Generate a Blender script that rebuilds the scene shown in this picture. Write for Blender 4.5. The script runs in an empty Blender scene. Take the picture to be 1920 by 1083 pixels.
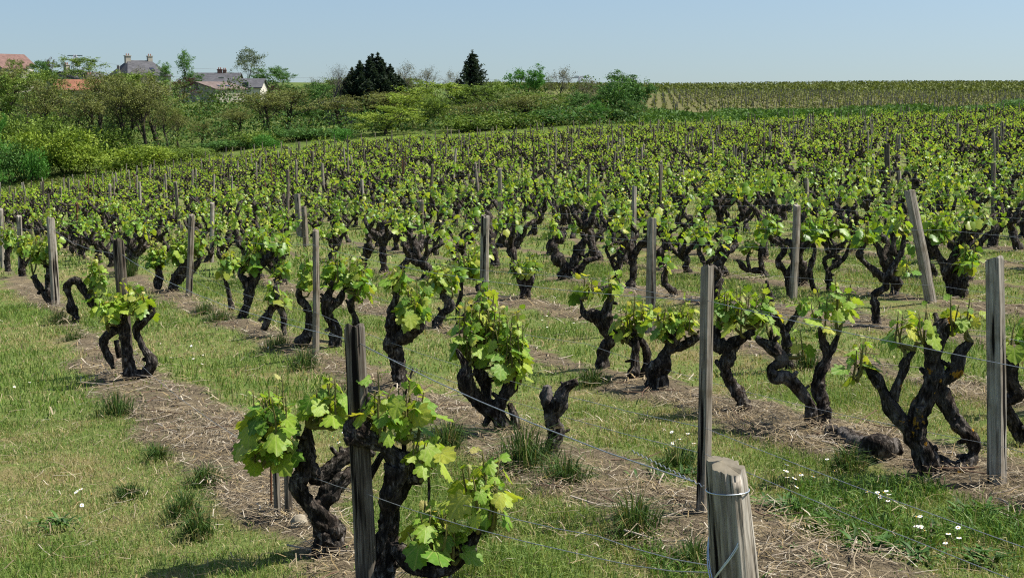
import bpy, math, numpy as np
from mathutils import Matrix, Vector

# ------------------------------------------------------------------ camera, sky, sun, exposure
scene = bpy.context.scene
col = scene.collection
F_PX, YH, CAM_Z = 2500.0, 170.0, 1.69          # focal length in photo pixels, eye-level line, eye height
PITCH = math.atan((541.5 - YH) / F_PX)
cam_d = bpy.data.cameras.new('camera')
cam_d.sensor_width = 36.0
cam_d.lens = 36.0 * F_PX / 1920.0
cam_d.clip_start, cam_d.clip_end = 0.05, 9000
cam = bpy.data.objects.new('camera', cam_d)
cam.location = (0, 0, CAM_Z)
cam.rotation_euler = (math.pi / 2 - PITCH, 0, 0)
col.objects.link(cam)
scene.camera = cam

SUN_EL, SUN_AZ = math.radians(57), math.radians(84)    # azimuth measured from +Y (view direction) towards +X
world = bpy.data.worlds.new('World')
scene.world = world
world.use_nodes = True
wn = world.node_tree.nodes
bg = wn['Background']
sky = wn.new('ShaderNodeTexSky')
sky.sky_type = 'NISHITA'
sky.sun_disc = False
sky.sun_elevation = SUN_EL
sky.sun_rotation = SUN_AZ
sky.altitude = 100
sky.air_density = 1.0
sky.dust_density = 1.5
sky.ozone_density = 4.0
# the whole dome is read a little higher up, so the air near the horizon stays clear blue instead of hazy yellow
wl = world.node_tree.links
tc = wn.new('ShaderNodeTexCoord')
mp = wn.new('ShaderNodeMapping')
mp.vector_type = 'POINT'
mp.inputs['Scale'].default_value = (1, 1, 0.8)
mp.inputs['Location'].default_value = (0, 0, 0.055)
nv = wn.new('ShaderNodeVectorMath')
nv.operation = 'NORMALIZE'
wl.new(tc.outputs['Generated'], mp.inputs[0])
wl.new(mp.outputs[0], nv.inputs[0])
wl.new(nv.outputs[0], sky.inputs[0])
wl.new(sky.outputs[0], bg.inputs[0])
bg.inputs[1].default_value = 0.090
sun_d = bpy.data.lights.new('sun', 'SUN')
sun_d.energy = 5.0
sun_d.angle = math.radians(0.53)
sun_d.color = (1.0, 0.95, 0.87)
sun = bpy.data.objects.new('sun', sun_d)
sd = Vector((math.sin(SUN_AZ) * math.cos(SUN_EL), math.cos(SUN_AZ) * math.cos(SUN_EL), math.sin(SUN_EL)))
sun.rotation_euler = (-sd).to_track_quat('-Z', 'Y').to_euler()
sun.location = (30, 10, 60)
col.objects.link(sun)
vs = scene.view_settings
vs.view_transform = 'Standard'
vs.look = 'None'
vs.exposure = 0.62
vs.gamma = 1.0
cy = scene.cycles
cy.max_bounces = 6
cy.diffuse_bounces = 2
cy.glossy_bounces = 2
cy.transmission_bounces = 4
cy.transparent_max_bounces = 4
cy.caustics_reflective = cy.caustics_refractive = False
scene.render.engine = 'CYCLES'
cy.filter_width = 1.15
cy.use_denoising = False

# ------------------------------------------------------------------ helpers
cT, sT = math.cos(PITCH), math.sin(PITCH)


def ray(px, py):
    xc = (px - 960) / F_PX
    yc = -(py - 541.5) / F_PX
    return np.array([xc, cT + yc * sT, -sT + yc * cT])


def at(px, py, Y):
    r = ray(px, py)
    t = Y / r[1]
    return np.array([r[0] * t, Y, CAM_Z + r[2] * t])


def sstep(a, b, x):
    t = np.clip((x - a) / (b - a), 0, 1)
    return t * t * (3 - 2 * t)


def terrain(X, Y):
    X = np.asarray(X, float)
    Y = np.asarray(Y, float)
    Yp = np.maximum(Y, 0.0)
    Xc = 100 * np.tanh(X / 100)
    plane = -1.69 + 0.047 * Xc - 0.047 * np.maximum(Y, -20)
    q = X / np.maximum(Yp, 5)
    D = 2.85 * sstep(-0.45, -0.08, q)
    g = (np.clip(Yp - 15, 0, 120) / 90) ** 1.5
    near = plane + D * g
    far = np.where(Y < 560, -2.7 + (np.minimum(Y, 560) - 150) * 0.0107, 1.69 - (Y - 560) * 0.006)
    far = far + 2.2 * sstep(100, -160, X) * sstep(170, 330, Y) * (1 - sstep(500, 900, Y)) \
        + 1.2 * sstep(30, 160, X) * sstep(250, 500, Y)
    b = sstep(108, 165, Y)
    return near * (1 - b) + far * b + CAM_Z


def ground_z(x, y):
    return float(terrain(x, y))


def G(px, py):
    """where the sight line through a photo pixel meets the ground"""
    r = ray(px, py)
    lo, hi = 1.0, 1.0
    for _ in range(4000):
        hi += 0.05 + hi * 0.004
        if CAM_Z + r[2] * hi / r[1] < ground_z(r[0] / r[1] * hi, hi):
            break
        lo = hi
    for _ in range(30):
        m = (lo + hi) / 2
        if CAM_Z + r[2] * m / r[1] < ground_z(r[0] / r[1] * m, m):
            hi = m
        else:
            lo = m
    x = r[0] / r[1] * hi
    return np.array([x, hi, ground_z(x, hi)])


def project(p):
    x, y, z = p[0], p[1], p[2] - CAM_Z
    depth = y * cT - z * sT
    up = y * sT + z * cT
    return 960 + F_PX * x / depth, 541.5 - F_PX * up / depth


def hash3(i, j, k, seed):
    with np.errstate(over='ignore'):
        h = (i.astype(np.int64) * 374761393 + j.astype(np.int64) * 668265263 + k.astype(np.int64) * 2147483647 + seed * 974634777) & 0x7fffffff
        h = ((h ^ (h >> 13)) * 1274126177) & 0x7fffffff
        h = h ^ (h >> 16)
    return (h & 0xffff) / 65535.0


def vnoise(p, seed=0):
    p = np.asarray(p, float)
    b = np.floor(p).astype(int)
    t = p - b
    t = t * t * (3 - 2 * t)
    out = 0
    for dx in (0, 1):
        for dy in (0, 1):
            for dz in (0, 1):
                w = (t[:, 0] if dx else 1 - t[:, 0]) * (t[:, 1] if dy else 1 - t[:, 1]) * (t[:, 2] if dz else 1 - t[:, 2])
                out = out + w * hash3(b[:, 0] + dx, b[:, 1] + dy, b[:, 2] + dz, seed)
    return out * 2 - 1


def mk_mesh(name, V, faces, C=None, smooth=True):
    """faces: list of int arrays (m,k); C: per-vertex colours"""
    V = np.asarray(V, np.float32)
    me = bpy.data.meshes.new(name)
    fl = [np.asarray(f, np.int32) for f in faces if len(f)]
    loops = np.concatenate([f.ravel() for f in fl]) if fl else np.zeros(0, np.int32)
    sizes = np.concatenate([np.full(len(f), f.shape[1], np.int32) for f in fl]) if fl else np.zeros(0, np.int32)
    me.vertices.add(len(V))
    me.vertices.foreach_set('co', V.ravel())
    me.loops.add(len(loops))
    me.loops.foreach_set('vertex_index', loops)
    me.polygons.add(len(sizes))
    starts = np.concatenate([[0], np.cumsum(sizes)[:-1]]).astype(np.int32)
    me.polygons.foreach_set('loop_start', starts)
    me.polygons.foreach_set('loop_total', sizes)
    me.polygons.foreach_set('use_smooth', np.full(len(sizes), smooth))
    if C is not None:
        a = me.color_attributes.new('Col', 'FLOAT_COLOR', 'POINT')
        C = np.asarray(C, np.float32)
        if C.shape[1] == 3:
            C = np.c_[C, np.ones(len(C), np.float32)]
        a.data.foreach_set('color', C.ravel())
    me.update(calc_edges=True)
    return me


class Geo:
    """collects arrays that become ONE mesh"""

    def __init__(self):
        self.V, self.Q, self.T, self.C, self.n = [], [], [], [], 0

    def add(self, V, quads=None, tris=None, C=None):
        V = np.asarray(V, float)
        if quads is not None and len(quads):
            self.Q.append(np.asarray(quads) + self.n)
        if tris is not None and len(tris):
            self.T.append(np.asarray(tris) + self.n)
        if C is not None:
            C = np.asarray(C, float)
            if C.ndim == 1:
                C = np.tile(C, (len(V), 1))
            self.C.append(C)
        self.V.append(V)
        self.n += len(V)
        return self

    def mesh(self, name, smooth=True):
        V = np.concatenate(self.V) if self.V else np.zeros((0, 3))
        f = []
        if self.Q:
            f.append(np.concatenate(self.Q))
        if self.T:
            f.append(np.concatenate(self.T))
        C = np.concatenate(self.C) if self.C and sum(len(c) for c in self.C) == len(V) else None
        return mk_mesh(name, V, f, C, smooth)

    def arrays(self):
        V = np.concatenate(self.V)
        Q = np.concatenate(self.Q) if self.Q else np.zeros((0, 4), int)
        T = np.concatenate(self.T) if self.T else np.zeros((0, 3), int)
        C = np.concatenate(self.C) if self.C and sum(len(c) for c in self.C) == len(V) else None
        return V, Q, T, C


def link(name, data, mat=None, parent=None, loc=None):
    o = bpy.data.objects.new(name, data)
    col.objects.link(o)
    if parent is not None:
        o.parent = parent
    if loc is not None:
        o.location = loc
    if mat is not None and data is not None and not data.materials:
        data.materials.append(mat)
    return o


def tag(o, label=None, cat=None, group=None, kind=None):
    if label:
        o['label'] = label
    if cat:
        o['category'] = cat
    if group:
        o['group'] = group
    if kind:
        o['kind'] = kind
    return o


def empty(name, loc, label=None, cat=None, group=None, rz=0.0):
    o = bpy.data.objects.new(name, None)
    o.empty_display_size = 0.1
    col.objects.link(o)
    o.location = loc
    o.rotation_euler = (0, 0, rz)
    return tag(o, label, cat, group)


def catmull(P, step):
    P = np.asarray(P, float)
    if len(P) < 3:
        n = max(2, int(np.linalg.norm(P[-1, :3] - P[0, :3]) / step) + 1)
        t = np.linspace(0, 1, n)[:, None]
        return P[0] * (1 - t) + P[-1] * t
    E = np.vstack([2 * P[0] - P[1], P, 2 * P[-1] - P[-2]])
    out = []
    for i in range(1, len(E) - 2):
        p0, p1, p2, p3 = E[i - 1], E[i], E[i + 1], E[i + 2]
        n = max(2, int(np.linalg.norm(p2[:3] - p1[:3]) / step) + 1)
        t = np.linspace(0, 1, n, endpoint=False)[:, None]
        out.append(0.5 * ((2 * p1) + (-p0 + p2) * t + (2 * p0 - 5 * p1 + 4 * p2 - p3) * t ** 2 + (-p0 + 3 * p1 - 3 * p2 + p3) * t ** 3))
    out.append(P[-1:])
    return np.vstack(out)


def frames(P):
    T = np.gradient(P, axis=0)
    T /= np.linalg.norm(T, axis=1)[:, None] + 1e-9
    a = np.array([1.0, 0, 0]) if abs(T[0, 0]) < 0.8 else np.array([0, 1.0, 0])
    N = np.zeros_like(T)
    n = a - T[0] * a.dot(T[0])
    n /= np.linalg.norm(n)
    for i in range(len(T)):
        n = n - T[i] * n.dot(T[i])
        n /= np.linalg.norm(n) + 1e-9
        N[i] = n
    return T, N, np.cross(T, N)


def tube(P, R, sides, cap=True):
    P = np.asarray(P, float)
    R = np.broadcast_to(np.asarray(R, float), (len(P),))
    T, N, B = frames(P)
    th = np.linspace(0, 2 * np.pi, sides, endpoint=False)
    ring = np.cos(th)[None, :, None] * N[:, None, :] + np.sin(th)[None, :, None] * B[:, None, :]
    V = (P[:, None, :] + ring * R[:, None, None]).reshape(-1, 3)
    k = len(P)
    i = np.arange(k - 1)[:, None] * sides
    j = np.arange(sides)[None, :]
    j2 = (j + 1) % sides
    Q = np.stack([i + j, i + j2, i + sides + j2, i + sides + j], -1).reshape(-1, 4)
    Tt = None
    if cap:
        V = np.vstack([V, P[-1] + T[-1] * R[-1] * 0.5])
        c = len(V) - 1
        e = (k - 1) * sides
        jj = np.arange(sides)
        Tt = np.stack([e + jj, e + (jj + 1) % sides, np.full(sides, c)], -1)
    return V, Q, Tt


def bark_tube(P4, step, sides, rng, amp=1.0):
    """gnarled limb: spline through (x,y,z,r) with knobs, stringy ridges and loose bark"""
    S = catmull(P4, step)
    P, R = S[:, :3].copy(), np.maximum(S[:, 3].copy(), 0.004)
    s = np.concatenate([[0], np.cumsum(np.linalg.norm(np.diff(P, axis=0), axis=1))])
    seed = int(rng.integers(1, 9999))
    z0 = np.zeros_like(s)
    kn = vnoise(np.c_[s * 9, z0 + 3.3, z0], seed)
    kn2 = vnoise(np.c_[s * 22, z0 + 7.3, z0], seed + 1)
    R = R * (1 + amp * (0.26 * kn + 0.18 * kn2))
    for ax in range(3):
        P[:, ax] += R * 0.55 * amp * vnoise(np.c_[s * 8, z0 + ax * 5.1, z0 + 1.7], seed + 2 + ax)
    T, N, B = frames(P)
    th = np.linspace(0, 2 * np.pi, sides, endpoint=False)
    tw = rng.uniform(-9, 9)
    TH = th[None, :] + 0 * s[:, None]
    SS = s[:, None] + 0 * th[None, :]
    W = np.c_[np.cos(TH + tw * SS).ravel() * 2.1, np.sin(TH + tw * SS).ravel() * 2.1, SS.ravel() * 11]
    f = 0.30 * vnoise(W, seed + 7) + 0.24 * vnoise(W * np.array([2.6, 2.6, 1.2]), seed + 9) + 0.16 * vnoise(W * np.array([5, 5, 3.0]), seed + 11)
    rid = 1 - 2.2 * np.abs(vnoise(W * np.array([2.2, 2.2, 0.55]), seed + 13))
    rid2 = 1 - 2.2 * np.abs(vnoise(W * np.array([4.4, 4.4, 0.9]) + 5.5, seed + 15))
    f = f + 0.13 * rid + 0.08 * rid2
    rr = R[:, None] * (1 + amp * f.reshape(TH.shape))
    ring = np.cos(TH)[..., None] * N[:, None, :] + np.sin(TH)[..., None] * B[:, None, :]
    V = (P[:, None, :] + ring * rr[..., None]).reshape(-1, 3)
    k = len(P)
    i = np.arange(k - 1)[:, None] * sides
    j = np.arange(sides)[None, :]
    j2 = (j + 1) % sides
    Q = np.stack([i + j, i + j2, i + sides + j2, i + sides + j], -1).reshape(-1, 4)
    V = np.vstack([V, P[-1] + T[-1] * R[-1] * 0.5, P[0] - T[0] * R[0] * 0.3])
    c = len(V) - 2
    e = (k - 1) * sides
    jj = np.arange(sides)
    Tt = np.vstack([np.stack([e + jj, e + (jj + 1) % sides, np.full(sides, c)], -1),
                    np.stack([(jj + 1) % sides, jj, np.full(sides, c + 1)], -1)])
    return V, Q, Tt


def box(cx, cy_, cz, sx, sy, sz):
    v = np.array([[x, y, z] for z in (-.5, .5) for y in (-.5, .5) for x in (-.5, .5)]) * [sx, sy, sz] + [cx, cy_, cz]
    q = [[0, 2, 3, 1], [4, 5, 7, 6], [0, 1, 5, 4], [2, 6, 7, 3], [0, 4, 6, 2], [1, 3, 7, 5]]
    return v, np.array(q)


# ------------------------------------------------------------------ materials
def new_mat(name):
    m = bpy.data.materials.new(name)
    m.use_nodes = True
    nt = m.node_tree
    for n in list(nt.nodes):
        nt.nodes.remove(n)
    out = nt.nodes.new('ShaderNodeOutputMaterial')
    return m, nt, out


class NB:
    def __init__(self, nt):
        self.nt = nt

    def node(self, t, **kw):
        n = self.nt.nodes.new(t)
        for k, v in kw.items():
            setattr(n, k, v)
        return n

    def put(self, sock, v):
        if isinstance(v, bpy.types.NodeSocket):
            self.nt.links.new(v, sock)
        else:
            if hasattr(sock.default_value, '__len__') and not hasattr(v, '__len__'):
                v = (v,) * len(sock.default_value)
            if hasattr(v, '__len__') and len(sock.default_value) == 4 and len(v) == 3:
                v = (*v, 1)
            sock.default_value = v

    def math(self, op, a, b=0.0, c=0.0, clamp=False):
        n = self.node('ShaderNodeMath', operation=op, use_clamp=clamp)
        self.put(n.inputs[0], a)
        self.put(n.inputs[1], b)
        self.put(n.inputs[2], c)
        return n.outputs[0]

    def vmath(self, op, a, b):
        n = self.node('ShaderNodeVectorMath', operation=op)
        self.put(n.inputs[0], a)
        self.put(n.inputs[1], b)
        return n.outputs['Value'] if op == 'DOT_PRODUCT' else n.outputs[0]

    def mix(self, f, a, b, mode='MIX'):
        n = self.node('ShaderNodeMix', data_type='RGBA', blend_type=mode)
        self.put(n.inputs[0], f)
        self.put(n.inputs[6], a)
        self.put(n.inputs[7], b)
        return n.outputs[2]

    def noise(self, vec, scale, detail=3, rough=0.55, dist=0.0):
        n = self.node('ShaderNodeTexNoise')
        if vec is not None:
            self.put(n.inputs['Vector'], vec)
        n.inputs['Scale'].default_value = scale
        n.inputs['Detail'].default_value = detail
        n.inputs['Roughness'].default_value = rough
        n.inputs['Distortion'].default_value = dist
        return n.outputs[0]

    def ramp(self, f, stops):
        n = self.node('ShaderNodeValToRGB')
        self.put(n.inputs[0], f)
        el = n.color_ramp.elements
        while len(el) < len(stops):
            el.new(0.5)
        for e, (p, c) in zip(el, stops):
            e.position = p
            e.color = (*c, 1) if len(c) == 3 else c
        return n.outputs[0]

    def smooth(self, f, a, b):
        n = self.node('ShaderNodeMapRange', interpolation_type='SMOOTHSTEP')
        self.put(n.inputs[0], f)
        n.inputs[1].default_value = a
        n.inputs[2].default_value = b
        return n.outputs[0]

    def coord(self, which='Object'):
        return self.node('ShaderNodeTexCoord').outputs[which]

    def mapping(self, vec, scale):
        n = self.node('ShaderNodeMapping')
        self.put(n.inputs[0], vec)
        n.inputs['Scale'].default_value = scale
        return n.outputs[0]

    def bump(self, h, strength, dist=0.01):
        n = self.node('ShaderNodeBump')
        n.inputs['Strength'].default_value = strength
        n.inputs['Distance'].default_value = dist
        self.put(n.inputs['Height'], h)
        return n.outputs[0]

    def bsdf(self, color, rough=0.8, spec=0.2, normal=None, metal=0.0):
        n = self.node('ShaderNodeBsdfPrincipled')
        self.put(n.inputs['Base Color'], color)
        self.put(n.inputs['Roughness'], rough)
        n.inputs['Specular IOR Level'].default_value = spec
        n.inputs['Metallic'].default_value = metal
        if normal is not None:
            self.put(n.inputs['Normal'], normal)
        return n.outputs[0]

    def leafy(self, color, trans=0.35, tint=(1.15, 1.1, 0.55), rough=0.5, spec=0.3, normal=None):
        """thin leaf: reflects on both faces and lets part of the light through"""
        b = self.bsdf(color, rough, spec, normal)
        t = self.node('ShaderNodeBsdfTranslucent')
        self.put(t.inputs[0], self.mix(1.0, color, tint, 'MULTIPLY'))
        m = self.node('ShaderNodeMixShader')
        m.inputs[0].default_value = trans
        self.nt.links.new(b, m.inputs[1])
        self.nt.links.new(t.outputs[0], m.inputs[2])
        return m.outputs[0]


def out_to(nt, out, sh):
    nt.links.new(sh, out.inputs['Surface'])


def mat_leaf(name, trans, rough=0.45, spec=0.35, var=True, tint=(1.25, 1.15, 0.5)):
    m, nt, out = new_mat(name)
    b = NB(nt)
    c = b.node('ShaderNodeAttribute', attribute_name='Col').outputs['Color']
    if var:
        geo = b.coord('Object')
        n = b.noise(geo, 9, 2)
        c = b.mix(1.0, c, b.ramp(n, [(0.3, (0.8, 0.84, 0.8)), (0.7, (1.2, 1.16, 1.15))]), 'MULTIPLY')
        rnd = b.node('ShaderNodeObjectInfo').outputs['Random']
        c = b.mix(1.0, c, b.ramp(rnd, [(0.0, (0.82, 0.88, 0.8)), (1.0, (1.15, 1.08, 1.1))]), 'MULTIPLY')
    out_to(nt, out, b.leafy(c, trans, tint, rough, spec))
    return m


M = {}
M['vine_leaf'] = mat_leaf('vine_leaf', 0.42, 0.42, 0.4)
M['far_vine_leaf'] = mat_leaf('far_vine_leaf', 0.45, 0.7, 0.08, var=False)
M['tree_leaf'] = mat_leaf('tree_leaf', 0.25, 0.6, 0.15, var=False, tint=(1.1, 1.1, 0.6))
M['grass'] = mat_leaf('grass_blade', 0.3, 0.55, 0.25, var=False, tint=(1.1, 1.05, 0.6))


def mat_near_leaf():
    m, nt, out = new_mat('vine_leaf_near')
    b = NB(nt)
    c = b.node('ShaderNodeAttribute', attribute_name='Col').outputs['Color']
    p = b.coord('Object')
    sx = b.node('ShaderNodeSeparateXYZ')
    nt.links.new(p, sx.inputs[0])
    ang = b.math('ARCTAN2', sx.outputs[0], b.math('ADD', sx.outputs[1], 0.02))
    rad = b.vmath('DOT_PRODUCT', p, p)
    rad = b.math('SQRT', rad)
    fr = b.math('ABSOLUTE', b.math('SUBTRACT', b.math('FRACT', b.math('ADD', b.math('DIVIDE', ang, 0.66), 0.5)), 0.5))
    dist = b.math('MULTIPLY', b.math('MULTIPLY', fr, 0.66), rad)
    vein = b.smooth(dist, 0.035, 0.008)
    n = b.noise(p, 5, 3)
    c = b.mix(1.0, c, b.ramp(n, [(0.3, (0.80, 0.86, 0.8)), (0.7, (1.18, 1.12, 1.1))]), 'MULTIPLY')
    rnd = b.node('ShaderNodeObjectInfo').outputs['Random']
    c = b.mix(1.0, c, b.ramp(rnd, [(0.0, (0.72, 0.82, 0.75)), (1.0, (1.22, 1.10, 1.1))]), 'MULTIPLY')
    c = b.mix(b.math('MULTIPLY', vein, 0.5), c, (0.42, 0.46, 0.14))
    h = b.math('ADD', b.math('MULTIPLY', vein, -1.0), b.math('MULTIPLY', b.noise(p, 4, 2), 0.6))
    out_to(nt, out, b.leafy(c, 0.42, (1.25, 1.15, 0.5), 0.5, 0.3, b.bump(h, 0.12, 0.05)))
    return m


M['near_leaf'] = mat_near_leaf()


def mat_attr(name, rough=0.85, spec=0.1):
    m, nt, out = new_mat(name)
    b = NB(nt)
    c = b.node('ShaderNodeAttribute', attribute_name='Col').outputs['Color']
    out_to(nt, out, b.bsdf(c, rough, spec))
    return m


M['straw'] = mat_attr('straw')
M['petal'] = mat_attr('daisy_petal', 0.6)


def mat_bark(name, lichen=0.0, grey=0.0):
    m, nt, out = new_mat(name)
    b = NB(nt)
    p = b.coord('Object')
    st = b.mapping(p, (1, 1, 0.32))
    n1 = b.noise(st, 46, 5, 0.68, 0.8)
    n2 = b.noise(p, 14, 3)
    n3 = b.noise(st, 160, 3, 0.6)
    c = b.ramp(n1, [(0.36, (0.005, 0.0045, 0.004)), (0.48, (0.032, 0.026, 0.021)), (0.57, (0.10, 0.086, 0.072)), (0.69, (0.34, 0.31, 0.275))])
    c = b.mix(b.smooth(n2, 0.42, 0.62), c, b.mix(1.0, c, (0.55, 0.46, 0.4), 'MULTIPLY'))
    if grey:
        g = b.smooth(b.noise(p, 9, 2), 0.45, 0.6)
        c = b.mix(b.math('MULTIPLY', g, grey), c, b.ramp(n1, [(0.3, (0.03, 0.027, 0.024)), (0.6, (0.19, 0.17, 0.15)), (0.8, (0.34, 0.31, 0.28))]))
    if lichen:
        l = b.smooth(b.noise(p, 11, 4, 0.6), 0.62, 0.67)
        c = b.mix(b.math('MULTIPLY', l, lichen), c, b.mix(n3, (0.34, 0.15, 0.008), (0.50, 0.28, 0.03)))
    h = b.math('ADD', n1, b.math('MULTIPLY', n3, 0.4))
    out_to(nt, out, b.bsdf(c, 0.9, 0.15, b.bump(h, 1.0, 0.02)))
    return m


M['bark'] = mat_bark('vine_bark', grey=0.15)
M['bark_lichen'] = mat_bark('vine_bark_lichen', lichen=1.0, grey=0.35)
M['bark_grey'] = mat_bark('vine_bark_weathered', grey=0.9)


def mat_simple(name, color, rough=0.8, spec=0.2, scale=8, var=0.25, metal=0.0, bump=0.0, stretch=(1, 1, 1)):
    m, nt, out = new_mat(name)
    b = NB(nt)
    p = b.mapping(b.coord('Object'), stretch)
    n = b.noise(p, scale, 4, 0.6)
    lo = tuple(c * (1 - var) for c in color)
    hi = tuple(min(1, c * (1 + var)) for c in color)
    c = b.ramp(n, [(0.3, lo), (0.7, hi)])
    out_to(nt, out, b.bsdf(c, rough, spec, b.bump(n, bump, 0.02) if bump else None, metal))
    return m


M['shoot'] = mat_simple('green_shoot', (0.14, 0.13, 0.035), 0.6, 0.3, 60)
M['cane'] = mat_simple('brown_cane', (0.07, 0.04, 0.025), 0.75, 0.2, 60)
M['tree_bark'] = mat_simple('tree_bark', (0.055, 0.045, 0.036), 0.9, 0.1, 2.5, 0.4)
M['pale_bark'] = mat_simple('pale_tree_bark', (0.105, 0.095, 0.08), 0.9, 0.1, 2.5, 0.3)
M['wire'] = mat_simple('galvanised_wire', (0.33, 0.34, 0.35), 0.45, 0.5, 50, 0.25, 0.7)
M['wire_new'] = mat_simple('bright_galvanised_wire', (0.55, 0.60, 0.66), 0.35, 0.5, 50, 0.2, 0.75)
M['rust'] = mat_simple('rusty_metal', (0.13, 0.06, 0.03), 0.85, 0.2, 30, 0.4)
M['slate'] = mat_simple('slate_roof', (0.085, 0.085, 0.09), 0.8, 0.15, 1.2, 0.35)
M['old_tile'] = mat_simple('brown_tile_roof', (0.16, 0.125, 0.11), 0.85, 0.1, 1.5, 0.3)
M['red_tile'] = mat_simple('red_tile_roof', (0.25, 0.115, 0.07), 0.85, 0.1, 1.5, 0.25)
M['rose_tile'] = mat_simple('faded_red_tile_roof', (0.17, 0.105, 0.088), 0.85, 0.1, 1.5, 0.25)
M['stone_wall'] = mat_simple('rendered_stone_wall', (0.36, 0.33, 0.27), 0.9, 0.1, 0.8, 0.15)
M['pale_wall'] = mat_simple('pale_rendered_wall', (0.58, 0.54, 0.46), 0.9, 0.1, 0.8, 0.12)
M['glass'] = mat_simple('window_glass', (0.03, 0.035, 0.045), 0.15, 0.6, 1, 0.2)
M['brick'] = mat_simple('brick_chimney', (0.22, 0.12, 0.09), 0.9, 0.1, 3, 0.3)
M['steel'] = mat_simple('pylon_steel', (0.28, 0.30, 0.32), 0.6, 0.3, 1, 0.1, 0.3)
M['stone'] = mat_simple('field_stone', (0.30, 0.26, 0.19), 0.9, 0.1, 20, 0.3, bump=0.5)


def mat_wood(name, base, dark, light):
    m, nt, out = new_mat(name)
    b = NB(nt)
    p = b.coord('Object')
    rnd = b.node('ShaderNodeObjectInfo').outputs['Random']
    st = b.mapping(b.vmath('ADD', p, b.vmath('MULTIPLY', (7, 3, 11), rnd)), (1, 1, 0.045))
    n1 = b.noise(st, 95, 4, 0.62, 0.25)
    n2 = b.noise(st, 28, 3, 0.6)
    n3 = b.noise(p, 6, 3)
    c = b.ramp(n1, [(0.30, dark), (0.45, base), (0.72, light)])
    crack = b.smooth(n2, 0.43, 0.37)
    c = b.mix(crack, c, (0.008, 0.006, 0.005))
    c = b.mix(b.smooth(n3, 0.45, 0.7), c, b.mix(1.0, c, (0.55, 0.5, 0.42), 'MULTIPLY'))
    c = b.mix(1.0, c, b.ramp(rnd, [(0.0, (0.7, 0.66, 0.6)), (1.0, (1.15, 1.15, 1.15))]), 'MULTIPLY')
    h = b.math('ADD', b.math('MULTIPLY', n1, 0.5), b.math('MULTIPLY', b.math('SUBTRACT', 1.0, crack), 0.6))
    out_to(nt, out, b.bsdf(c, 0.85, 0.15, b.bump(h, 0.8, 0.006)))
    return m


M['post'] = mat_wood('weathered_post', (0.25, 0.22, 0.175), (0.10, 0.085, 0.065), (0.45, 0.415, 0.35))
M['post_dark'] = mat_wood('dark_old_post', (0.095, 0.078, 0.06), (0.025, 0.02, 0.015), (0.27, 0.245, 0.20))
M['cut_wood'] = mat_simple('sawn_post_top', (0.17, 0.15, 0.11), 0.85, 0.1, 40, 0.2)

# ------------------------------------------------------------------ field layout: rows run back to the left
ROW_A = math.radians(24.4)
RD = np.array([-math.sin(ROW_A), math.cos(ROW_A)])
RN = np.array([math.cos(ROW_A), math.sin(ROW_A)])
ROW0, ROWS = 1.60, 1.56
WOB = [(2.3, 1.7, 0.4, 0.055), (-1.1, 3.1, 1.9, 0.05), (4.9, -3.7, 3.0, 0.035), (0.55, 0.8, 5.1, 0.08), (9.3, 7.1, 2.2, 0.025)]


def strip_mask(X, Y):
    """1 on the bare straw strip under a row, 0 on the mown grass between rows"""
    u = X * RN[0] + Y * RN[1]
    ph = (u - ROW0) / ROWS
    k = np.round(ph)
    d = np.abs(ph - k) * ROWS
    for kx, ky, p0, a in WOB:
        d = d + a * np.sin(kx * X + ky * Y + p0)
    half = np.where(k >= 0, 0.26, 0.13) - 0.16 * sstep(9, 26, Y)
    return 1 - sstep(-0.09, 0.12, d - half)


FIELD_FAR = 106.0


def in_field(X, Y):
    edge = FIELD_FAR - 30 * sstep(-22, -36, X) + 2.0 * np.sin(X * 0.21)
    return (Y < edge) & (X > -41)


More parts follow.
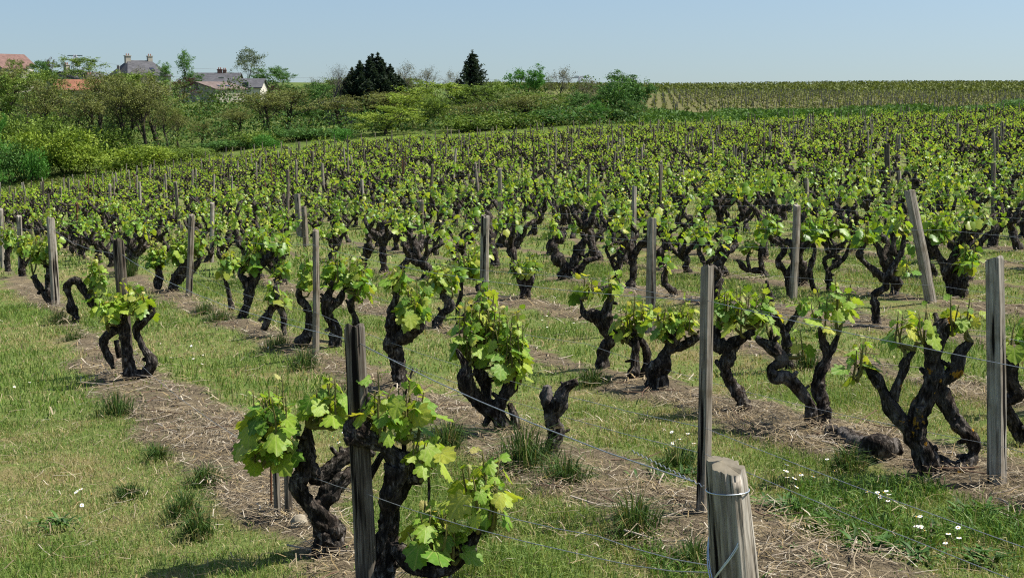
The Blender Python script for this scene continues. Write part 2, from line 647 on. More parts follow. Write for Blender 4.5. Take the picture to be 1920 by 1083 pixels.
# ground sheet -------------------------------------------------------------------------------
def mat_ground():
    m, nt, out = new_mat('vineyard_ground')
    b = NB(nt)
    p = b.coord('Object')
    sx = b.node('ShaderNodeSeparateXYZ')
    nt.links.new(p, sx.inputs[0])
    u = b.vmath('DOT_PRODUCT', p, (RN[0], RN[1], 0))
    ph = b.math('DIVIDE', b.math('SUBTRACT', u, ROW0), ROWS)
    k = b.math('ROUND', ph)
    d = b.math('MULTIPLY', b.math('ABSOLUTE', b.math('SUBTRACT', ph, k)), ROWS)
    for kx, ky, p0, a in WOB:
        w = b.math('SINE', b.math('ADD', b.vmath('DOT_PRODUCT', p, (kx, ky, 0)), p0))
        d = b.math('MULTIPLY_ADD', w, a, d)
    d = b.math('MULTIPLY_ADD', b.math('SUBTRACT', b.noise(p, 7, 4), 0.5), 0.5, d)
    half = b.math('MULTIPLY_ADD', b.math('GREATER_THAN', k, -0.5), 0.13, 0.13)
    half = b.math('MULTIPLY_ADD', b.smooth(sx.outputs[1], 9, 26), -0.16, half)
    strip = b.math('SUBTRACT', 1.0, b.smooth(b.math('SUBTRACT', d, half), -0.09, 0.12))
    fine = b.noise(p, 55, 5, 0.7)
    mid = b.noise(p, 3.2, 4, 0.6)
    big = b.noise(p, 0.5, 3)
    fib = b.noise(b.mapping(p, (1, 0.35, 1)), 130, 3, 0.6, 1.5)
    soil = b.ramp(fine, [(0.28, (0.048, 0.037, 0.024)), (0.5, (0.14, 0.112, 0.072)), (0.72, (0.26, 0.215, 0.145))])
    soil = b.mix(b.smooth(mid, 0.45, 0.65), soil, b.ramp(fib, [(0.35, (0.095, 0.072, 0.04)), (0.65, (0.31, 0.25, 0.15))]))
    grass = b.ramp(fine, [(0.28, (0.06, 0.095, 0.02)), (0.5, (0.14, 0.19, 0.048)), (0.75, (0.28, 0.29, 0.11))])
    dry = b.ramp(fine, [(0.3, (0.15, 0.13, 0.05)), (0.7, (0.30, 0.25, 0.115))])
    grass = b.mix(b.smooth(b.math('ADD', mid, b.math('MULTIPLY', big, 0.5)), 0.72, 0.95), grass, dry)
    near = b.mix(strip, grass, soil)
    # beyond the field: meadow, and the vineyard soil of the far slope
    meadow = b.ramp(b.noise(p, 0.35, 4), [(0.35, (0.06, 0.10, 0.02)), (0.65, (0.13, 0.16, 0.045))])
    far_soil = b.ramp(b.noise(p, 0.12, 4), [(0.35, (0.105, 0.105, 0.04)), (0.65, (0.15, 0.14, 0.06))])
    is_far = b.math('MULTIPLY', b.smooth(sx.outputs[1], 152, 158), b.smooth(sx.outputs[0], -10, 10))
    top = b.smooth(b.math('ADD', sx.outputs[1], b.math('MULTIPLY', b.noise(p, 0.02, 2), 60)), 330, 345)
    far_soil = b.mix(top, far_soil, b.ramp(b.noise(p, 0.05, 3), [(0.35, (0.085, 0.105, 0.03)), (0.65, (0.15, 0.16, 0.055))]))
    beyond = b.mix(is_far, meadow, far_soil)
    c = b.mix(b.smooth(sx.outputs[1], 106, 112), near, beyond)
    h = b.math('ADD', fine, b.math('MULTIPLY', fib, 0.6))
    out_to(nt, out, b.bsdf(c, 0.95, 0.05, b.bump(h, 0.9, 0.02)))
    return m


def axis(n, lo, hi, s):
    t = np.linspace(np.arcsinh(lo / s), np.arcsinh(hi / s), n)
    return np.sinh(t) * s


gx = axis(420, -3000, 3000, 6)
gy = axis(460, -60, 5000, 5.0) + 0
GX, GY = np.meshgrid(gx, gy)
Z = terrain(GX, GY)
fl = np.c_[GX.ravel(), GY.ravel(), np.zeros(GX.size)]
lump = 0.018 * vnoise(fl * 4.1, 5) + 0.012 * vnoise(fl * 9.7, 6) + 0.02 * vnoise(fl * 1.3, 8)
Z = Z + (lump.reshape(Z.shape) + 0.03 * strip_mask(GX, GY)) * (1 - sstep(30, 60, np.hypot(GX, GY))) - 0.01
nx, ny = len(gx), len(gy)
ii = np.arange(ny - 1)[:, None] * nx + np.arange(nx - 1)[None, :]
Qg = np.stack([ii, ii + 1, ii + nx + 1, ii + nx], -1).reshape(-1, 4)
ground = link('ground', mk_mesh('ground', np.c_[GX.ravel(), GY.ravel(), Z.ravel()], [Qg]), mat_ground())
tag(ground, kind='structure')

# ------------------------------------------------------------------ leaf templates
half = [(0.0, 0.03), (0.15, -0.13), (0.34, -0.10), (0.43, 0.05), (0.40, 0.16), (0.55, 0.22), (0.63, 0.44), (0.50, 0.47), (0.37, 0.54),
        (0.43, 0.72), (0.30, 0.76), (0.22, 0.88), (0.12, 0.92), (0.0, 1.06)]


def leaf_shape(outline, rng, curl=0.35, wav=0.05):
    pts = np.array(list(outline) + [(-x, y) for x, y in outline[-2:0:-1]], float)
    pts *= 1 + rng.uniform(-0.07, 0.07, (len(pts), 1))
    ctr = np.array([[0, 0.30]])
    P = np.vstack([ctr, pts])
    x, y = P[:, 0], P[:, 1]
    z = -curl * np.abs(x) ** 1.4 - 0.35 * curl * np.clip(y - 0.3, 0, 2) ** 2 + wav * np.sin(9 * np.arctan2(y - .3, x) + rng.uniform(0, 6)) * np.hypot(x, y - .3)
    z[0] += 0.03
    n = len(pts)
    T = np.array([[0, 1 + i, 1 + (i + 1) % n] for i in range(n)])
    return np.c_[x, y, z], T


lr = np.random.default_rng(11)
LEAF_HI = [leaf_shape(half, lr, c, 0.06) for c in (0.15, 0.4, 0.6, -0.2)]
half_m = [(0.0, 0.0), (0.40, -0.08), (0.60, 0.40), (0.36, 0.56), (0.30, 0.86), (0.0, 1.05)]
LEAF_MID = [leaf_shape(half_m, lr, c, 0.06) for c in (0.2, 0.45, 0.6)]
LEAF_LO = [(np.array([[-.5, .1, -.1], [.5, .1, -.1], [.42, .9, -.2], [-.42, .9, -.2]]), None)]
LEAF_COL = np.array([1.42, 1.38, 1.35]) * np.array([(0.165, 0.270, 0.030), (0.215, 0.300, 0.040), (0.115, 0.225, 0.028), (0.265, 0.310, 0.050), (0.085, 0.175, 0.024), (0.31, 0.30, 0.115)])


def leaf_frame(rng, out, droop):
    """leaf axes: tip points outwards and down, face looks up and out"""
    tip = np.array([out[0], out[1], -droop])
    tip /= np.linalg.norm(tip)
    nrm = np.array([out[0] * 0.9, out[1] * 0.9, 0.8]) + rng.normal(0, 0.42, 3)
    nrm -= tip * nrm.dot(tip)
    nrm /= np.linalg.norm(nrm) + 1e-9
    xx = np.cross(tip, nrm)
    return np.stack([xx, tip, nrm], 1)      # columns


def shoot_leaves(base, top, rng, big=0.095, gap=0.036, spread=1.0):
    """leaves of one upright shoot: list of (stem_point, leaf_base, R, size, colour index)"""
    base, top = np.asarray(base), np.asarray(top)
    L = np.linalg.norm(top - base)
    n = max(3, int(L / gap))
    az = rng.uniform(0, 6.28)
    res = []
    for i in range(n):
        s = (i + rng.uniform(0.1, 0.7)) / n
        p = base + (top - base) * s
        az += math.pi + rng.normal(0, 0.6)
        o = np.array([math.cos(az), math.sin(az), 0])
        f = 1 - 0.72 * s ** 1.5
        size = big * f * rng.uniform(0.5, 1.3)
        pet = spread * size * rng.uniform(0.45, 0.85)
        lb = p + o * pet * 0.85 + np.array([0, 0, pet * 0.55])
        R = leaf_frame(rng, o, rng.uniform(0.1, 2.2) if s < 0.75 else rng.uniform(-1.2, 0.3))
        ci = 5 if s > 0.90 and rng.random() < 0.6 else rng.choice(5, p=[0.32, 0.26, 0.2, 0.14, 0.08])
        res.append((p, lb, R, size, ci))
    return res


def leaves_to_geo(geo, leaves, templates, rng):
    for (p, lb, R, s, ci) in leaves:
        V, T = templates[int(rng.integers(len(templates)))]
        W = (V * s) @ R.T + lb
        c = LEAF_COL[ci] * rng.uniform(0.8, 1.2)
        if T is None:
            geo.add(W, quads=np.array([[0, 1, 2, 3]]), C=c)
        else:
            geo.add(W, tris=T, C=c)


# ready leaf meshes for the vines near the camera: each leaf is an object
LEAF_MESH = []
for ci, c in enumerate(LEAF_COL):
    rowm = []
    for si, (V, T) in enumerate(LEAF_HI):
        C = np.tile(c, (len(V), 1))
        C[0] *= 1.25
        me = mk_mesh('leaf', V, [T], C)
        me.materials.append(M['near_leaf'])
        rowm.append(me)
    LEAF_MESH.append(rowm)
PET = {}


# ------------------------------------------------------------------ generic vine
def gen_vine(seed, lod):
    """local arrays of a gnarled head-trained vine: trunk Geo, foliage Geo"""
    rng = np.random.default_rng(seed)
    step, sides = {1: (0.028, 9), 2: (0.07, 5)}[lod]
    tr, fo = Geo(), Geo()
    h = rng.uniform(0.20, 0.46)
    lean = rng.normal(0, 0.10, 2)
    r0 = rng.uniform(0.040, 0.062) * (1.0 if lod == 1 else 1.25)
    pts = [(0, 0, -0.06, r0 * 1.25)]
    for i in range(1, 4):
        t = i / 3
        pts.append((lean[0] * t + rng.normal(0, 0.035), lean[1] * t + rng.normal(0, 0.035), h * t, r0 * (1.05 - 0.15 * t)))
    V, Q, T = bark_tube(pts, step, sides, rng)
    tr.add(V, Q, T)
    head = np.array(pts[-1])
    na = int(rng.integers(2, 6))
    a0 = rng.uniform(0, 6.28)
    leaves = []
    for a in range(na):
        az = a0 + a * 6.28 / na + rng.normal(0, 0.35)
        reach, rise = rng.uniform(0.08, 0.34), rng.uniform(0.14, 0.38)
        o = np.array([math.cos(az), math.sin(az)])
        P = [(*head[:2], head[2] - 0.03, r0 * 0.8)]
        for t in (0.4, 0.75, 1.0):
            P.append((head[0] + o[0] * reach * t ** 0.8 + rng.normal(0, 0.03), head[1] + o[1] * reach * t ** 0.8 + rng.normal(0, 0.03),
                      head[2] + rise * t + rng.normal(0, 0.02), r0 * (0.75 - 0.35 * t)))
        V, Q, T = bark_tube(P, step, max(4, sides - 2), rng)
        tr.add(V, Q, T)
        tipp = np.array(P[-1][:3])
        for q in P[1:]:
            dv = rng.normal(0, 1, 3) + [0, 0, 1.0]
            dv /= np.linalg.norm(dv)
            c0 = np.array(q[:3])
            V, Q, T = tube(np.array([c0, c0 + dv * rng.uniform(0.04, 0.09)]), [q[3] * .55, q[3] * .4], 5)
            tr.add(V, Q, T)
        for k in range(int(rng.integers(1, 4))):
            b0 = tipp + rng.normal(0, 0.03, 3)
            b1 = b0 + np.array([rng.normal(0, 0.08), rng.normal(0, 0.08), rng.uniform(0.12, 0.34)])
            if lod == 1:
                Vs, Qs, Ts = tube(np.linspace(b0, b1, 3), [0.005, 0.004, 0.002], 3)
                tr.add(Vs, Qs, Ts)
            leaves += shoot_leaves(b0, b1, rng, 0.085 if lod == 1 else 0.095, 0.036 if lod == 1 else 0.10)
    leaves_to_geo(fo, leaves, LEAF_MID if lod == 1 else LEAF_LO, rng)
    return tr, fo


# ------------------------------------------------------------------ vines near the camera, one by one
# base pixel on the ground; limbs as (px, py, depth offset m, radius m); leaf clumps as px boxes (x0,y0,x1,y1,depth offset)
HV = []


def hv(label, base, limbs, clumps, mat='bark', dens=1.0, big=0.084):
    HV.append((label, base, limbs, clumps, mat, dens, big))


hv('thick gnarled vine with lime leaves left of the dark front post', (600, 1046),
   [[(598, 1060, 0, .075), (606, 1010, 0, .072), (614, 990, .02, .060), (590, 958, 0, .052), (566, 913, -.02, .050), (573, 878, 0, .048), (577, 845, .01, .048), (576, 822, 0, .034), (577, 800, 0, .016)],
    [(608, 1000, .01, .05), (600, 958, .03, .048), (618, 922, .04, .044), (637, 898, .05, .040), (664, 888, .1, .034), (700, 880, .14, .028)],
    [(574, 880, 0, .04), (600, 895, .04, .036), (622, 878, .06, .038), (642, 860, .08, .034), (668, 848, .12, .028), (702, 852, .15, .018)],
    [(622, 1000, .02, .045), (632, 988, -.02, .035)],
    [(572, 850, 0, .02), (545, 838, -.03, .012), (530, 825, -.04, .010)]],
   [(456, 705, 560, 880, -.05), (470, 720, 552, 850, -.12), (578, 692, 650, 800, .02)], 'bark', 1.9, .085)
hv('sprawling gnarled vine with large lime leaves right of the dark front post', (735, 1105),
   [[(722, 1120, 0, .085), (726, 1050, 0, .065), (730, 1002, 0, .058), (738, 949, 0, .055), (742, 909, 0, .062), (750, 878, 0, .065), (738, 858, -.02, .050), (710, 829, -.04, .045), (679, 811, -.05, .048), (663, 798, -.05, .042), (684, 776, -.06, .024), (692, 745, -.06, .010)],
    [(748, 885, 0, .05), (768, 890, -.03, .045), (789, 897, -.05, .034)],
    [(728, 1015, 0, .045), (752, 1032, -.04, .040), (778, 1060, -.06, .036), (825, 1062, -.05, .046), (868, 1035, -.05, .042), (886, 1012, -.05, .028), (900, 980, -.06, .012), (908, 920, -.06, .008)],
    [(735, 870, 0, .03), (720, 850, .05, .02), (700, 880, .05, .018), (690, 900, .06, .014)],
    [(756, 875, 0, .018), (758, 830, .0, .012), (750, 780, .02, .010), (775, 690, .02, .007)],
    [(815, 1065, -.05, .014), (803, 1000, -.07, .010), (805, 930, -.07, .007), (802, 860, -.08, .005)]],
   [(682, 690, 735, 830, -.06), (735, 690, 800, 825, 0.0), (757, 812, 828, 885, -.05), (762, 930, 880, 1055, -.08), (765, 960, 850, 1050, -.15), (862, 840, 952, 985, -.05), (880, 870, 945, 990, -.12)], 'bark', 1.7, .09)
hv('three-armed vine with a tall lime crown behind the front wire', (940, 812),
   [[(940, 822, 0, .085), (933, 796, 0, .075), (924, 774, 0, .062), (900, 752, -.03, .052), (881, 730, -.06, .050), (867, 708, -.08, .048), (870, 690, -.08, .03), (856, 655, -.1, .010)],
    [(926, 778, 0, .05), (912, 748, .05, .045), (907, 715, .06, .045), (893, 690, .06, .036)],
    [(930, 785, 0, .05), (942, 752, 0, .052), (956, 722, 0, .056), (966, 702, 0, .05), (985, 692, .02, .03)],
    [(968, 800, .03, .045), (965, 780, .03, .032), (955, 757, .04, .022)],
    [(895, 690, .05, .014), (905, 640, .05, .010)], [(964, 705, 0, .016), (962, 650, 0, .010)]],
   [(850, 560, 905, 690, 0), (890, 555, 960, 690, .05), (940, 575, 995, 720, -.02), (925, 610, 975, 715, -.1), (870, 545, 940, 620, .1)], 'bark', 1.5, .088)
hv('dead leafless vine stump with a forked grey top behind the front wire', (1034, 866),
   [[(1030, 878, 0, .075), (1035, 852, 0, .055), (1045, 815, 0, .048), (1035, 782, 0, .052), (1026, 752, 0, .048), (1028, 724, 0, .03)],
    [(1034, 782, 0, .048), (1048, 752, -.02, .046), (1062, 728, -.03, .036), (1082, 716, -.04, .024)]],
   [], 'bark_grey')
hv('broad-headed vine standing just behind the dark front post', (748, 728),
   [[(750, 738, 0, .085), (746, 700, 0, .080), (742, 660, 0, .085), (736, 625, 0, .080), (735, 600, 0, .07), (737, 575, 0, .05), (741, 552, 0, .04), (735, 530, 0, .022)],
    [(742, 640, 0, .07), (765, 628, -.04, .075), (785, 612, -.06, .06), (790, 590, -.06, .03)]],
   [(716, 492, 770, 548, 0), (745, 530, 810, 620, -.08), (765, 520, 805, 590, 0)], 'bark', 1.3)
hv('twin-trunked vine with a wide crown beside the slim grey post', (622, 655),
   [[(632, 668, .1, .07), (624, 612, .08, .065), (611, 586, .05, .065), (612, 562, .05, .062), (622, 540, .05, .045)],
    [(614, 580, .05, .05), (634, 562, .05, .046), (645, 545, .05, .032)],
    [(563, 650, .05, .09), (580, 612, .05, .06), (577, 580, .05, .045), (563, 558, .05, .038), (560, 540, .05, .02)]],
   [(557, 470, 600, 560, .05), (600, 465, 650, 545, .08), (640, 480, 690, 555, .06)], 'bark', 1.2)
hv('slim short vine with one leaf tuft above the dark front post', (668, 640),
   [[(670, 655, 0, .055), (666, 600, 0, .050), (656, 575, 0, .045), (664, 555, 0, .02), (668, 520, 0, .008)]],
   [(655, 478, 693, 568, 0)], 'bark', 1.2)
hv('forked vine like an upturned Y left of the slim grey post', (528, 630),
   [[(537, 640, 0, .035), (531, 596, 0, .036), (522, 565, 0, .042), (515, 536, 0, .028)],
    [(497, 618, .02, .04), (502, 590, .02, .042), (518, 570, .01, .042)], [(488, 602, .1, .028), (502, 588, .06, .03)]],
   [(492, 520, 530, 572, 0), (524, 540, 545, 580, 0)], 'bark_grey', 1.0)
hv('thick vine trunk leaning right under a high crown left of the post', (452, 597),
   [[(446, 606, 0, .085), (462, 572, 0, .062), (470, 548, 0, .062), (464, 534, 0, .068), (452, 517, 0, .06), (455, 500, 0, .03)],
    [(466, 540, 0, .07), (476, 516, 0, .07), (490, 497, 0, .075), (505, 480, 0, .07), (517, 460, 0, .05)]],
   [(452, 455, 492, 515, -.03), (470, 430, 510, 475, .02), (505, 440, 545, 480, 0), (508, 478, 540, 525, -.05)], 'bark', 1.3)
hv('thin straight vine with a leaf tuft near the tall grey post', (431, 582),
   [[(433, 592, 0, .045), (430, 558, 0, .036), (424, 536, 0, .032), (419, 520, 0, .016)]],
   [(405, 468, 447, 520, 0)], 'bark', 1.3)
hv('lone many-legged vine at the straw strip on the left', (248, 712),
   [[(246, 722, 0, .07), (240, 669, 0, .055), (233, 630, 0, .048), (233, 603, 0, .045), (236, 585, 0, .02)],
    [(214, 690, .05, .03), (207, 672, .05, .034), (197, 646, .04, .038), (208, 624, .02, .042), (230, 613, 0, .045)],
    [(250, 708, 0, .06), (272, 700, -.02, .052), (284, 680, -.03, .048), (270, 650, -.02, .040), (256, 618, 0, .045), (272, 599, -.03, .036), (285, 580, -.04, .030), (280, 556, -.04, .014)],
    [(222, 668, .1, .03), (220, 640, .08, .028)]],
   [(176, 545, 230, 605, -.05), (215, 520, 250, 590, .04), (238, 535, 286, 600, -.05)], 'bark', 1.25)
hv('arched vine with knobbly knuckles left of the leaning post', (142, 602),
   [[(142, 612, 0, .07), (136, 572, 0, .06), (127, 540, 0, .062), (140, 528, 0, .06), (162, 552, 0, .062), (180, 572, 0, .05), (198, 585, 0, .03)],
    [(176, 640, -.2, .055), (186, 612, -.15, .055), (200, 590, -.1, .04)]],
   [(160, 475, 200, 555, 0), (170, 540, 190, 580, -.05)], 'bark', 1.2)
hv('dark vine half hidden by the first tall post on the left', (90, 575),
   [[(100, 582, .3, .07), (92, 545, .3, .06), (90, 500, .3, .05)], [(98, 575, .3, .05), (78, 545, .3, .05), (62, 515, .3, .06)]],
   [(48, 440, 95, 500, .3), (90, 430, 110, 480, .3)], 'bark', 1.3)
hv('stubby vine with upcurved arms beside the pale leftmost posts', (42, 518),
   [[(42, 528, 0, .09), (42, 500, 0, .075), (40, 470, 0, .05)], [(42, 500, 0, .06), (55, 485, 0, .04), (56, 470, 0, .02)], [(14, 505, .2, .06), (16, 470, .2, .055), (14, 440, .2, .04)]],
   [(0, 415, 30, 465, .2), (30, 430, 60, 480, 0)], 'bark', 1.2)
hv('squat many-stemmed vine touching the grey post on the left', (332, 548),
   [[(330, 556, 0, .08), (327, 522, 0, .07), (342, 500, 0, .06), (350, 480, 0, .03)], [(295, 540, .1, .07), (296, 515, .1, .06), (290, 490, .1, .04)], [(335, 530, 0, .06), (356, 505, .05, .055), (378, 482, .05, .04)]],
   [(275, 445, 315, 505, .1), (312, 435, 350, 495, 0), (345, 430, 385, 485, .05)], 'bark', 1.4)
hv('S-curved vine with a lit bark strip in front of the middle posts', (815, 615),
   [[(814, 622, 0, .065), (830, 588, 0, .052), (842, 568, 0, .046), (830, 550, 0, .050), (830, 532, 0, .028)], [(826, 590, -.02, .03), (848, 575, -.02, .03), (846, 560, -.02, .02)]],
   [(806, 488, 860, 545, 0), (790, 500, 830, 540, .1)], 'bark_grey', 1.3)
hv('slim upright vine just right of the S-curved one', (858, 596),
   [[(857, 604, 0, .045), (860, 570, 0, .036), (866, 542, 0, .03), (864, 520, 0, .015)]], [(846, 470, 890, 530, 0), (870, 460, 905, 520, .05)], 'bark', 1.3)
hv('dark stub leaning right in front of the tall middle post', (858, 628),
   [[(852, 640, 0, .06), (864, 603, 0, .055), (886, 580, 0, .048), (900, 560, .05, .02)]], [(890, 520, 925, 565, .1)], 'bark', 1.0)
hv('squat thick vine with a round leaf tuft right of the middle post', (982, 563),
   [[(980, 572, 0, .10), (984, 540, 0, .085), (972, 518, 0, .06), (966, 505, 0, .03)], [(986, 540, 0, .07), (998, 518, 0, .05), (1003, 505, 0, .02)]],
   [(955, 482, 985, 522, 0), (980, 478, 1012, 520, 0)], 'bark', 1.5)
hv('almost leafless vine with three bare dark fists', (1064, 526),
   [[(1066, 534, 0, .12), (1060, 505, 0, .11), (1040, 470, 0, .08), (1034, 440, 0, .06)], [(1068, 508, 0, .09), (1085, 475, 0, .085), (1098, 446, 0, .075)], [(1076, 512, -.05, .07), (1094, 495, -.08, .06), (1118, 484, -.1, .05)]],
   [(1020, 405, 1050, 445, 0)], 'bark', 0.8)
hv('twisted thick trunk with pale yellowing leaves right of centre', (1128, 695),
   [[(1126, 706, 0, .07), (1129, 663, 0, .055), (1145, 642, 0, .055), (1131, 614, 0, .062), (1114, 596, 0, .055), (1097, 586, 0, .036), (1088, 560, 0, .012)],
    [(1134, 615, 0, .055), (1138, 589, 0, .050), (1145, 566, 0, .040), (1152, 545, 0, .022)]],
   [(1083, 512, 1122, 575, 0), (1125, 505, 1178, 560, 0)], 'bark', 1.0)
hv('two close-standing thin trunks sharing one leaf clump', (1196, 712),
   [[(1183, 718, 0, .045), (1189, 674, 0, .046), (1193, 645, 0, .036), (1188, 615, 0, .014)], [(1207, 706, .05, .04), (1214, 665, .04, .042), (1207, 642, .03, .04), (1193, 630, 0, .03)], [(1190, 650, 0, .028), (1165, 632, -.02, .022), (1150, 618, -.02, .010)]],
   [(1150, 570, 1195, 645, 0), (1180, 545, 1220, 630, .03)], 'bark', 1.2)
hv('thick leaning vine under a full crown left of the square post', (1242, 732),
   [[(1244, 742, 0, .085), (1234, 695, 0, .07), (1249, 660, 0, .060), (1263, 640, 0, .058), (1260, 605, 0, .028)], [(1255, 655, 0, .05), (1288, 645, .02, .048), (1308, 628, .02, .03)], [(1215, 728, .05, .06), (1225, 715, .05, .05)]],
   [(1225, 560, 1270, 645, 0), (1260, 550, 1308, 630, .04)], 'bark', 1.4)
hv('S-shaped vine with two leafy arms right of the square post', (1396, 772),
   [[(1398, 782, 0, .055), (1386, 742, 0, .052), (1364, 718, 0, .052), (1355, 688, 0, .050), (1361, 660, 0, .062), (1343, 640, .02, .055), (1341, 615, .02, .028)],
    [(1364, 664, 0, .055), (1380, 645, 0, .045), (1398, 632, -.02, .038), (1416, 614, -.03, .028)]],
   [(1333, 530, 1378, 612, 0), (1368, 535, 1410, 625, -.05), (1400, 525, 1445, 620, -.03)], 'bark', 1.3)
hv('long vine snaking low to the left from a shared foot', (1528, 800),
   [[(1532, 812, 0, .06), (1524, 768, 0, .048), (1503, 735, 0, .040), (1480, 712, 0, .046), (1450, 712, 0, .050), (1446, 690, 0, .036), (1466, 670, 0, .040), (1440, 650, 0, .036), (1416, 630, 0, .026)],
    [(1466, 672, 0, .034), (1450, 640, .02, .03), (1443, 615, .02, .02)]],
   [(1490, 610, 1512, 680, 0), (1436, 600, 1455, 640, 0)], 'bark_grey', 0.8)
hv('upright wavy vine with a tall leaf column beside the snaking one', (1546, 798),
   [[(1542, 812, 0, .06), (1547, 770, 0, .050), (1538, 712, 0, .044), (1549, 672, 0, .042), (1541, 642, 0, .026), (1534, 605, 0, .010)], [(1548, 678, 0, .03), (1562, 650, 0, .022), (1572, 628, 0, .012)]],
   [(1525, 530, 1560, 635, 0), (1555, 510, 1602, 620, .02)], 'bark', 1.1)
hv('tall sinuous vine rising behind the S-shaped one', (1482, 690),
   [[(1484, 700, 0, .05), (1476, 656, 0, .040), (1469, 617, 0, .042), (1450, 586, 0, .046), (1440, 547, 0, .030), (1438, 525, 0, .014)], [(1474, 620, 0, .03), (1494, 590, 0, .026), (1500, 570, 0, .012)]],
   [(1420, 545, 1446, 600, 0), (1488, 545, 1520, 590, 0)], 'bark', 0.8)
hv('big lyre-shaped vine with orange lichen left of the right-hand post', (1752, 890),
   [[(1748, 902, 0, .07), (1733, 855, 0, .060), (1712, 813, 0, .055), (1681, 769, 0, .048), (1658, 732, 0, .044), (1640, 704, 0, .034), (1618, 692, 0, .020), (1600, 680, 0, .010)],
    [(1716, 818, 0, .055), (1722, 778, 0, .055), (1741, 742, 0, .050), (1749, 706, 0, .050), (1745, 655, 0, .048), (1763, 615, 0, .046), (1775, 600, 0, .02)],
    [(1672, 748, 0, .035), (1680, 728, -.02, .034), (1694, 700, -.02, .03), (1698, 677, -.02, .026), (1714, 656, -.02, .014)],
    [(1758, 888, 0, .06), (1790, 882, .02, .055), (1819, 857, .03, .052), (1822, 822, .03, .046), (1796, 792, .02, .044), (1772, 760, .01, .046), (1759, 723, 0, .050), (1790, 692, -.02, .044), (1801, 668, -.03, .036), (1822, 640, -.03, .022)]],
   [(1582, 620, 1635, 712, 0), (1668, 575, 1712, 660, -.03), (1708, 570, 1755, 655, 0), (1765, 540, 1842, 640, -.02)], 'bark_lichen', 1.25)
hv('hooked vine pushing in from the right edge past the post', (1935, 830),
   [[(1945, 842, 0, .06), (1915, 806, 0, .050), (1888, 774, 0, .050), (1879, 755, 0, .050), (1900, 738, 0, .050), (1893, 698, 0, .046), (1902, 670, 0, .024)], [(1925, 815, 0, .05), (1950, 770, 0, .045), (1955, 700, 0, .04)]],
   [(1868, 595, 1925, 690, 0), (1910, 580, 1965, 690, 0)], 'bark', 1.0)
hv('Y-shaped vine with twin leafy heads behind the leaning post', (1798, 556),
   [[(1802, 566, 0, .10), (1796, 530, 0, .09), (1786, 495, 0, .07), (1800, 462, 0, .06), (1816, 425, 0, .055), (1832, 422, 0, .04)], [(1785, 552, 0, .07), (1768, 500, 0, .055), (1740, 455, 0, .045), (1730, 440, 0, .02)]],
   [(1728, 395, 1790, 450, 0), (1790, 440, 1842, 512, -.1), (1800, 380, 1840, 430, 0)], 'bark', 1.3)
hv('zigzag bare-limbed vine left of the leaning post', (1644, 612),
   [[(1646, 622, 0, .05), (1638, 560, 0, .042), (1662, 536, 0, .046), (1636, 506, 0, .042), (1612, 478, 0, .040), (1622, 455, 0, .02)], [(1660, 536, 0, .035), (1670, 508, 0, .035), (1688, 478, 0, .034), (1694, 440, 0, .022)]],
   [(1598, 412, 1640, 466, 0), (1672, 395, 1712, 445, 0), (1675, 480, 1715, 520, 0)], 'bark', 0.9)
hv('slender branching vine with sparse leaves beside the grey mid post', (1552, 550),
   [[(1553, 558, 0, .05), (1554, 515, 0, .042), (1546, 489, 0, .036), (1566, 474, 0, .034), (1550, 448, 0, .028), (1570, 430, 0, .014)], [(1556, 505, 0, .035), (1578, 488, 0, .032), (1594, 458, 0, .022)]],
   [(1520, 405, 1560, 450, 0), (1555, 395, 1592, 450, 0), (1590, 425, 1612, 465, 0)], 'bark', 1.0)
hv('single wavy stem with a leaf tuft right of the grey mid post', (1532, 552),
   [[(1536, 560, -.1, .04), (1518, 512, -.1, .036), (1528, 470, -.1, .03), (1524, 445, -.1, .012)]], [(1505, 400, 1535, 455, -.1)], 'bark', 1.0)
hv('low antler-shaped vine lying left of the grey mid post', (1432, 522),
   [[(1442, 532, 0, .05), (1428, 508, 0, .05), (1403, 505, 0, .045), (1382, 488, 0, .028)], [(1405, 506, 0, .03), (1402, 485, 0, .03), (1405, 472, 0, .015)], [(1430, 508, 0, .035), (1426, 470, 0, .034), (1430, 450, 0, .015)]],
   [(1388, 430, 1420, 475, 0), (1415, 400, 1450, 455, 0)], 'bark', 0.9)
hv('knotty dark vine pressed against the grey mid post', (1474, 560),
   [[(1482, 570, .1, .055), (1476, 520, .1, .05), (1460, 489, .1, .046), (1468, 466, .1, .04), (1438, 442, .1, .03)], [(1476, 515, .1, .035), (1494, 480, .1, .03), (1500, 450, .1, .015)]],
   [(1420, 395, 1465, 445, .1), (1490, 400, 1512, 450, .1)], 'bark', 1.0)


